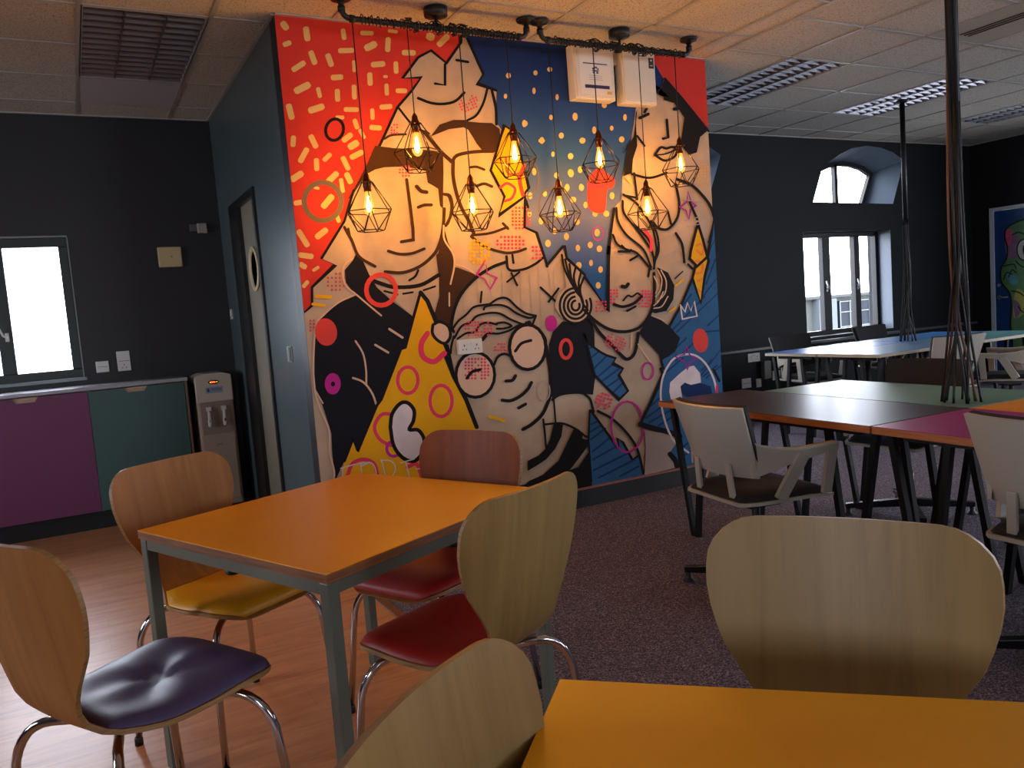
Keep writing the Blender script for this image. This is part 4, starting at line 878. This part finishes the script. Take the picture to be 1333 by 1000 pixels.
def plychair_proto(mseat, name='plywood_chair', crease=False):
    t = thing(name, 'x', 'chair', group=None)
    b = MB(); U = [-1 + k/9 for k in range(19)]
    b.grid([[shell_pt(u, s) for u in U] for s in samples()])
    sh = b.build('shell', [PLY, PLYE], t, solid=.011, rim=1); 
    # upholstered seat pad
    b = MB(); n = 22; s0, s1 = .010, .405; G = []; Bt = []
    for i in range(n+1):
        v = -1 + 2*i/n; s = s0 + (s1-s0)*(v+1)/2; row = []; rb = []
        for j in range(n+1):
            u = -1 + 2*j/n
            q = shell_pt(u*.965, max(s, .004)); e = max(0, (1-abs(u)**5)*(1-abs(v)**5)) ** .5
            h = .008 + .026*e
            if crease:
                d1 = abs(u*.8 - v); d2 = abs(u*.8 + v)
                h += -.013*math.exp(-(u*u+v*v)/.05) + .006*math.cos(4*math.atan2(v, u))*math.exp(-((u*u+v*v)-.25)**2/.12) * e
            else: h += -.006*math.exp(-((u*u+v*v)/.3))
            # offset along the profile normal
            a_, c_ = prof_at(max(s-.01, 0)), prof_at(min(s+.01, LT)); d = (c_-a_).normalized(); nrm = Vector((0, d.z, -d.y))
            if nrm.z < 0 and s < .2: nrm = -nrm
            row.append(q + nrm*h*(1 if e > 0 else .75) if False else q + nrm*h); rb.append(q + nrm*.0062)
        G.append(row); Bt.append(rb)
    b.grid(G); b.grid(Bt[::-1])
    for i in range(n):
        b.grid([[G[i][0], G[i+1][0]], [Bt[i][0], Bt[i+1][0]]]); b.grid([[G[i][n], G[i+1][n]], [Bt[i][n], Bt[i+1][n]]]); b.grid([[G[0][i], G[0][i+1]], [Bt[0][i], Bt[0][i+1]]]); b.grid([[G[n][i], G[n][i+1]], [Bt[n][i], Bt[n][i+1]]])
    bmesh.ops.remove_doubles(b.bm, verts=b.bm.verts[:], dist=1e-5)
    b.build('seat_pad', mseat, t)
    for sx in (-1, 1):
        for sy in (1, -1):
            path = [(sx*.03, sy*.07-.01, .432)] + arc3((sx*.13, sy*.135-.01, .430), (sx*.195, sy*.17-.01, .425), (sx*.212, sy*.185-.01, .34), 6) + [(sx*.238, sy*.215-.01, .012)]
            lg = MB().tube(path, .0105, 10).build('leg', CHROME, t)
            MB().lathe([(.013, 0), (.013, .022), (.011, .028)], (sx*.238, sy*.215-.01, 0), 10).build('foot', BLACKP, lg)
    b = MB(); b.box(-.06, .06, -.08, .07, .438, .444); b.build('mounting_plate', BLACK, t)
    return t
def vinyl(n, c, r=.42): return mat(n, c, r, noise=.05, nscale=6, bump=.05, bscale=300)
SEATP, SEATY, SEATR = vinyl('purple_vinyl', (76, 64, 98), .42), vinyl('mustard_vinyl', (222, 156, 26)), vinyl('red_vinyl', (150, 22, 10), .5)
D = math.radians
GC = 'bent plywood chairs at the orange tables'
c1 = plychair_proto(SEATP, crease=True); c1.scale = (1.04,)*3; c1.location = (.060, 2.030, 0); c1.rotation_euler.z = D(297.3); c1['label'] = 'plywood chair with a creased purple seat pad, front left'; c1['group'] = GC
c2 = plychair_proto(SEATY); c2.location = (.363, 2.717, 0); c2.rotation_euler.z = D(209.5); c2['label'] = 'plywood chair with a mustard yellow seat, behind the orange table\'s left corner'; c2['group'] = GC
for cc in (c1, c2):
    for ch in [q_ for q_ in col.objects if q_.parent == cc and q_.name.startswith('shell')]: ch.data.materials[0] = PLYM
c4 = plychair_proto(SEATR); c4.location = (.812, 1.883, 0); c4.rotation_euler.z = D(22.9); c4['label'] = 'plywood chair with a bright red seat, its back hiding the table\'s right corner'; c4['group'] = GC
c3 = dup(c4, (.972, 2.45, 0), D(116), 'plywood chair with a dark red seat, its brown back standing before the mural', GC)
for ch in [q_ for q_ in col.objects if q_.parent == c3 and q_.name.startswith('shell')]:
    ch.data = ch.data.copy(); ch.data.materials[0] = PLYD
c6 = dup(c4, (.902, .778, 0), D(123.8), 'big pale plywood chair back behind the front yellow table', GC, 1.015)
c5 = dup(c4, (.45, .60, 0), D(217), 'plywood chair cut by the photo\'s bottom edge, left of the front yellow table', GC)

# ------------------------------------------------------------------ orange tables
def cafe_table(quad, label, colr, tag_):
    P = [Vector((x, y)) for x, y in quad]; c = sum(P, Vector((0, 0)))/4
    t = thing('cafe_table', label, 'table', (c.x, c.y, 0)); Q = [p_-c for p_ in P]
    b = MB(); b.prism([(q.x, q.y) for q in Q], .716, .7385); b.build('tabletop_core', wood_mat('ply_table_edge', (96, 56, 30), (130, 78, 42), (150, 96, 54), .5, scale=(2, 2, 80)), t, bevel=.001)
    MB().prism([(q.x, q.y) for q in Q], .7386, .7405).build('tabletop', mat(tag_, colr, .30, noise=.04, nscale=3), t)
    I = [q*(1-.028/q.length) for q in Q]
    b = MB()
    for k in range(4): a_, c_ = I[k], I[(k+1)%4]; b.bar((a_.x, a_.y, .700), (c_.x, c_.y, .700), .028, .030)
    b.build('frame', GREYM, t)
    for q in I:
        l = MB().box(-.0165, .0165, -.0165, .0165, .008, .715, Matrix.Translation((q.x, q.y, 0)) @ Matrix.Rotation(math.atan2((Q[1]-Q[0]).y, (Q[1]-Q[0]).x), 4, 'Z')).build('leg', GREYM, t, bevel=.003)
        MB().lathe([(.016, 0), (.016, .01)], (q.x, q.y, 0), 10).build('foot', BLACKP, l)
    m0 = (I[0]+I[1])/2*.97
    b = MB(); b.lathe([(.018, .667), (.02, .673), (.02, .686)], (m0.x, m0.y, 0), 12); m1 = (I[1]*.45+I[2]*.55)*.97; b.lathe([(.018, .667), (.02, .673), (.02, .686)], (m1.x, m1.y, 0), 12); b.build('linking_catch', BLACKP, t)
    return t
cafe_table([(.105, 2.581), (.443, 1.770), (1.235, 2.139), (.880, 2.900)], 'square orange-topped table with grey steel legs, chairs all around', (255, 164, 22), 'orange_laminate')
u = Vector((.447, -.429)).normalized(); v_ = Vector((-.163, -.173)).normalized(); c0 = Vector((.588, 1.010)); 
v_ = Vector((-u.y, u.x)) * -1
cafe_table([tuple(c0), tuple(c0 + u*.9), tuple(c0 + u*.9 + v_*.8), tuple(c0 + v_*.8)], 'yellow-orange table top filling the bottom right foreground', (240, 162, 10), 'amber_laminate')
# ------------------------------------------------------------------ white shell armchairs
SHELLW = mat('white_shell_plastic', (172, 164, 150), .38); FAB = mat('black_wool_fabric', (26, 24, 26), .9, noise=.2, nscale=60)
def office_proto():
    t = thing('shell_armchair', 'x', 'chair')
    def back(u, v):      # v 0 bottom .. 1 top
        hw = .222 + .030*v
        z = .545 + .30*v - .012*(1-v)*abs(u)**3*0; y = -.20 - .09*v + .06*abs(u)**2.2
        return Vector((u*hw, y, z))
    U = [-1, -.9, -.7, -.45, -.2, 0, .2, .45, .7, .9, 1]; V = [0, .04, .15, .35, .6, .85, .96, 1]
    b = MB(); b.grid([[back(u, v) for u in U] for v in V]); b.build('back_shell', SHELLW, t, solid=.014, bevel=.004)
    b = MB(); b.grid([[back(u*.985, .02+v*.985) + Vector((0, .021, .002)) for u in U] for v in V]); b.build('back_pad', FAB, t, solid=.026, bevel=.008)
    for sx in (-1, 1):
        b = MB()
        # rail sweeping from the back's lower edge forward, deep at the back and thin at the tip
        path = [((.218, -.175), .548, .70), ((.238, -.135), .560, .682), ((.262, -.06), .585, .664), ((.278, .02), .605, .658), ((.286, .11), .618, .660), ((.288, .205), .630, .664)]
        R_ = []
        for (x, y), z0, z1 in path:
            R_.append([Vector((sx*x, y, z0)), Vector((sx*(x+.004), y, z1-.012)), Vector((sx*(x+.012), y, z1)), Vector((sx*(x-.034), y, z1)), Vector((sx*(x-.03), y, z1-.012)), Vector((sx*(x-.012), y, z0)), Vector((sx*x, y, z0))])
        b.grid(R_); b.face(R_[0][:-1]); b.face(R_[-1][:-1])
        b.build('armrest', SHELLW, t)
        b = MB(); b.bar((sx*.278, .035, .630), (sx*.240, -.060, .450), .016, .062, (0,1,0), .018, .058); b.bar((sx*.284, .178, .645), (sx*.252, .165, .448), .016, .050, (0,1,0), .018, .046)
        b.build('arm_strut', SHELLW, t, bevel=.003)
        b = MB(); b.bar((sx*.11, -.215, .60), (sx*.12, -.20, .44), .034, .014, (0,1,0)); b.build('back_post', SHELLW, t, bevel=.003)
    def seat(u, v, lift=0, k=1):
        w = .235*(1-.10*max(0, -v)**2); y = v*.235 + .01; x = u*w*k
        if abs(v) > .8: x *= (1 - .12*((abs(v)-.8)/.2)**2)
        z = .438 - .012*math.cos(u*PI/2)*math.cos(v*PI/2) + lift - (.018*max(0, v)**3)
        return Vector((x, y*k + .01*(1-k), z))
    VV = [-1, -.92, -.7, -.4, 0, .4, .7, .92, 1]
    b = MB(); b.grid([[seat(u, v) for u in U] for v in VV]); b.build('seat_shell', SHELLW, t, solid=.014, bevel=.003)
    b = MB(); G = [[seat(u, v, .012 + .034*max(0, (1-abs(u)**6)*(1-abs(v)**6))**.5, .95) for u in U] for v in VV]; Bt = [[seat(u, v, .008, .95) for u in U] for v in VV]
    b.grid(G); b.grid(Bt); n, m = len(VV)-1, len(U)-1
    for i in range(n): b.grid([[G[i][0], G[i+1][0]], [Bt[i][0], Bt[i+1][0]]]); b.grid([[G[i][m], G[i+1][m]], [Bt[i][m], Bt[i+1][m]]])
    for j in range(m): b.grid([[G[0][j], G[0][j+1]], [Bt[0][j], Bt[0][j+1]]]); b.grid([[G[n][j], G[n][j+1]], [Bt[n][j], Bt[n][j+1]]])
    bmesh.ops.remove_doubles(b.bm, verts=b.bm.verts[:], dist=1e-5); b.build('seat_cushion', FAB, t)
    b = MB(); b.grid([[Vector((seat(u, v).x*.75, seat(u, v).y*.75, .425 - .05*math.cos(u*PI/2)*math.cos(v*PI/2))) for u in U] for v in VV]); b.build('seat_pan', mat('grey_shell_underside', (150, 146, 140), .5), t, solid=.008)
    b = MB(); b.tube([(0,0,.07),(0,0,.25)], .030, 14); b.tube([(0,0,.25),(0,0,.40)], .018, 12); b.box(-.07,.07,-.08,.08,.375,.395); b.build('column', BLACK, t)
    b = MB()
    for k in range(4):
        a = PI/4 + k*PI/2; d = Vector((math.cos(a), math.sin(a), 0)); b.bar(d*.02 + Vector((0,0,.075)), d*.33 + Vector((0,0,.058)), .045, .045, (0,0,1), .034, .026)
    b.build('star_base', mat('black_gloss_base', (14, 14, 18), .25), t, bevel=.003)
    for k in range(4):
        a = PI/4 + k*PI/2; MB().lathe([(.026, 0), (.028, .006), (.02, .016), (.014, .02), (.014, .05)], (.315*math.cos(a), .315*math.sin(a), .0), 12).build('glide', BLACKP, t)
    return t
OG = 'white shell armchairs around the desks'
oA = office_proto(); oA.location = (2.55, 2.56, 0); oA.rotation_euler.z = D(262); oA['label'] = 'white shell armchair with black cushion nearest the mural, left end of the brown desk'; oA['group'] = OG
def office(x, y, deg, label): return dup(oA, (x, y, 0), D(deg), label, OG)
office(2.80, 1.36, 268, 'white shell armchair cut by the right photo edge, in front of the purple desk')
office(3.97, 2.83, 92, 'armchair facing the camera with its black padded back, beyond the green desk')
office(6.16, 5.42, 176, 'armchair with black back left of the far window, behind the far desks')
office(7.40, 5.46, 180, 'armchair with black back under the far window, right of the other')
office(6.06, 4.03, -12, 'armchair showing its pale outer back behind the dangling cables')
office(6.78, 3.86, 24, 'pale armchair side-on by the painted blue door')

# ------------------------------------------------------------------ desks with black V legs
EDGE = wood_mat('desk_ply_edge', (150, 84, 40), (176, 104, 54), (190, 122, 70), .45, scale=(2, 2, 90))  # orange ply edging of the near desks
EDGE2 = wood_mat('pale_ply_edge', (160, 144, 116), (182, 166, 136), (196, 180, 150), .45, scale=(2, 2, 90))
def desk(x0, x1, y0, y1, pivot, ang, colr, label, thick=.03, vm=None):
    t = thing('desk', label, 'desk', (pivot[0], pivot[1], 0), D(ang), None)
    X0, X1, Y0, Y1 = x0-pivot[0], x1-pivot[0], y0-pivot[1], y1-pivot[1]
    MB().box(X0, X1, Y0, Y1, .74-thick, .738).build('desktop_core', EDGE if x0 < 5 else EDGE2, t, bevel=.0015)
    MB().box(X0+.001, X1-.001, Y0+.001, Y1-.001, .7381, .7405).build('desktop', mat(*colr[:2], rough=.34, noise=.04, spec=.38), t)
    b = MB(); b.box(X0+.06, X0+.09, Y0+.1, Y1-.1, .685, .71); b.box(X1-.09, X1-.06, Y0+.1, Y1-.1, .685, .71); b.box(X0+.06, X1-.06, (Y0+Y1)/2-.015, (Y0+Y1)/2+.015, .685, .71); b.build('underframe', BLACK, t)
    L = Y1-Y0; 
    for xx in (X0+.075, X1-.075):
        for ye, s_ in ((Y0, 1), (Y1, -1)):
            if L > .9: a_, c_, f_ = ye+s_*.03, ye+s_*.28, ye+s_*.17
            else: a_, c_, f_ = ye+s_*.04, ye+s_*.22, ye+s_*.14
            MB().bar((xx, a_, .70), (xx, f_-s_*.012, 0), .027, .027, (1,0,0)).bar((xx, c_, .70), (xx, f_+s_*.018, 0), .027, .027, (1,0,0)).build('leg', BLACK, t)
    return t
PV = (3.30, 2.05); AN = -3.4
desk(2.705, 3.295, 2.055, 3.46, PV, AN, ('brown_black_laminate', (58, 44, 42)), 'dark brown desk with an orange ply edge, first from the mural')
desk(3.305, 3.905, 2.055, 3.29, PV, AN, ('sage_laminate', (104, 140, 122)), 'sage green desk behind the dark brown one')
desk(2.705, 3.295, .75, 2.045, PV, AN, ('magenta_laminate', (158, 44, 116)), 'magenta purple desk joined to the dark brown one')
desk(3.305, 3.905, .75, 2.045, PV, AN, ('marigold_laminate', (240, 150, 20)), 'marigold orange desk at the right edge beyond the purple one')
PV2 = (6.7, 4.72)
desk(5.48, 6.695, 4.725, 5.30, PV2, 0, ('steel_blue_laminate', (70, 110, 170)), 'blue-topped far desk under the far window', .026)
desk(5.48, 6.695, 4.12, 4.715, PV2, 0, ('grey_blue_laminate', (96, 124, 156)), 'far desk with pale wooden edge, nearer than the blue one', .026)
desk(6.705, 7.92, 4.725, 5.30, PV2, 0, ('deep_blue_laminate', (40, 90, 140)), 'deep blue far desk right of the cable pole', .026)
desk(6.705, 7.92, 4.12, 4.715, PV2, 0, ('teal_laminate', (80, 130, 130)), 'teal far desk reaching towards the painted door', .026)

# ------------------------------------------------------------------ cable drops
CABM = mat('black_cable', (8, 8, 8), .45, spec=.3); CABO = mat('orange_brown_cable', (96, 52, 26), .45)
def drop(cx, cy, ztop, zk, n, spread, rad, label, group, seed, sleeve):
    rnd = random.Random(seed)
    for k in range(n):
        a = 2*PI*k/n + rnd.uniform(-.3, .3); r0 = rnd.uniform(.008, .024); a2 = a + rnd.uniform(-1.2, 1.2)
        bx, by = cx + spread*math.cos(a2)*rnd.uniform(.55, 1), cy + spread*math.sin(a2)*rnd.uniform(.55, 1)
        pts = [(cx+r0*math.cos(a), cy+r0*math.sin(a), ztop), (cx+r0*math.cos(a+.6), cy+r0*math.sin(a+.6), (ztop+zk)/2), (cx+r0*1.5*math.cos(a+1), cy+r0*1.5*math.sin(a+1), zk)]
        zm = .74 + (zk-.74)*.5; w = rnd.uniform(-.02, .02)
        pts += [(cx+(bx-cx)*.38+w, cy+(by-cy)*.38-w, zm), (cx+(bx-cx)*.75+w, cy+(by-cy)*.75, .74+(zk-.74)*.2), (bx, by, .7425)]
        o = MB().tube(bez(pts, 5), rad, 6).build('hanging_cable', CABO if (k % 7 == 3 and sleeve) else CABM)
        tag(o, label[1] if (k % 7 == 3 and sleeve) else label[0], 'cable', group if not (k % 7 == 3 and sleeve) else group + ', brown ones')
drop(3.44, 2.18, CEIL, 1.55, 14, .085, .0058, ('black cable of the thick bundle hanging onto the near desk cluster', 'brown cable within the thick bundle hanging onto the near desk cluster'), 'cables dropping onto the near desks', 3, True)
drop(6.76, 4.76, 1.85, 1.35, 10, .10, .0068, ('thin black cable under the ceiling pole over the far desks', ''), 'cables dropping onto the far desks', 5, False)
t = MB().tube([(3.44, 2.18, CEIL), (3.44, 2.18, 2.05)], .024, 12, caps=True).build('cable_sleeve', mat('black_braided_sleeve', (16, 13, 13), .7, bump=.3, bscale=200)); tag(t, 'black braided sleeve gathering the thick cable bundle at the ceiling', 'cable sleeve')
t = thing('ceiling_pole', 'slim black pole dropping from the ceiling in front of the far window', 'pole', (6.76, 4.76, CEIL))
MB().tube([(0, 0, 0), (0, 0, 1.80-CEIL)], .022, 12).build('tube', BLACK, t); MB().lathe([(.045, -.02), (.05, 0)], seg=16).build('ceiling_plate', BLACK, t)

# ------------------------------------------------------------------ camera
cam = bpy.data.cameras.new('camera'); co = bpy.data.objects.new('camera', cam); col.objects.link(co); scene.camera = co
co.matrix_world = Matrix.Translation((0, 0, H)) @ R3.to_4x4()
cam.sensor_width = 36; cam.lens = F/1333*36; cam.clip_start = .03; cam.clip_end = 200

# ------------------------------------------------------------------ light
w = bpy.data.worlds.new('overcast_sky'); scene.world = w; w.use_nodes = True
bg = w.node_tree.nodes['Background']; bg.inputs[0].default_value = s2l((230, 237, 252)) + (1,); bg.inputs[1].default_value = 13
def area(name, loc, rot, sx, sy, portal=True, power=0, c=(1,1,1)):
    l = bpy.data.lights.new(name, 'AREA'); l.shape = 'RECTANGLE'; l.size = sx; l.size_y = sy; l.energy = power; l.color = c
    if portal: l.cycles.is_portal = True
    o = bpy.data.objects.new(name, l); col.objects.link(o); o.location = loc; o.rotation_euler = rot; return o
area('window_light_portal', ((W1[0]+W1[1])/2, BY+.12, (W1[2]+W1[3])/2), (D(-90), 0, 0), W1[1]-W1[0], 1.0)
for dx in (0, DXW):
    area('window_light_portal', (7.79+dx, FY+.3, 1.33), (D(-90), 0, 0), 1.45, 1.15); area('window_light_portal', (7.95+dx, FW+.01, 2.45), (D(-90), 0, 0), 1.3, .6)
for x0, x1, z0, z1 in NWIN: area('window_light_portal', ((x0+x1)/2, NY-.18, (z0+z1)/2), (D(90), 0, 0), x1-x0, z1-z0)
for y0, y1 in RWN: area('window_light_portal', (RX+.17, (y0+y1)/2, 1.55), (0, D(90), 0), 1.3, y1-y0)
for y0, y1 in LW: area('window_light_portal', (LX-.17, (y0+y1)/2, 1.55), (0, D(-90), 0), 1.1, y1-y0)
scene.view_settings.view_transform = 'Standard'; scene.view_settings.look = 'None'
scene.view_settings.exposure = 0.5
scene.cycles.max_bounces = 8; scene.cycles.diffuse_bounces = 4; scene.cycles.glossy_bounces = 4; scene.cycles.transparent_max_bounces = 8
scene.cycles.caustics_reflective = False; scene.cycles.caustics_refractive = False; scene.cycles.sample_clamp_indirect = 4.0
scene.cycles.use_light_tree = True
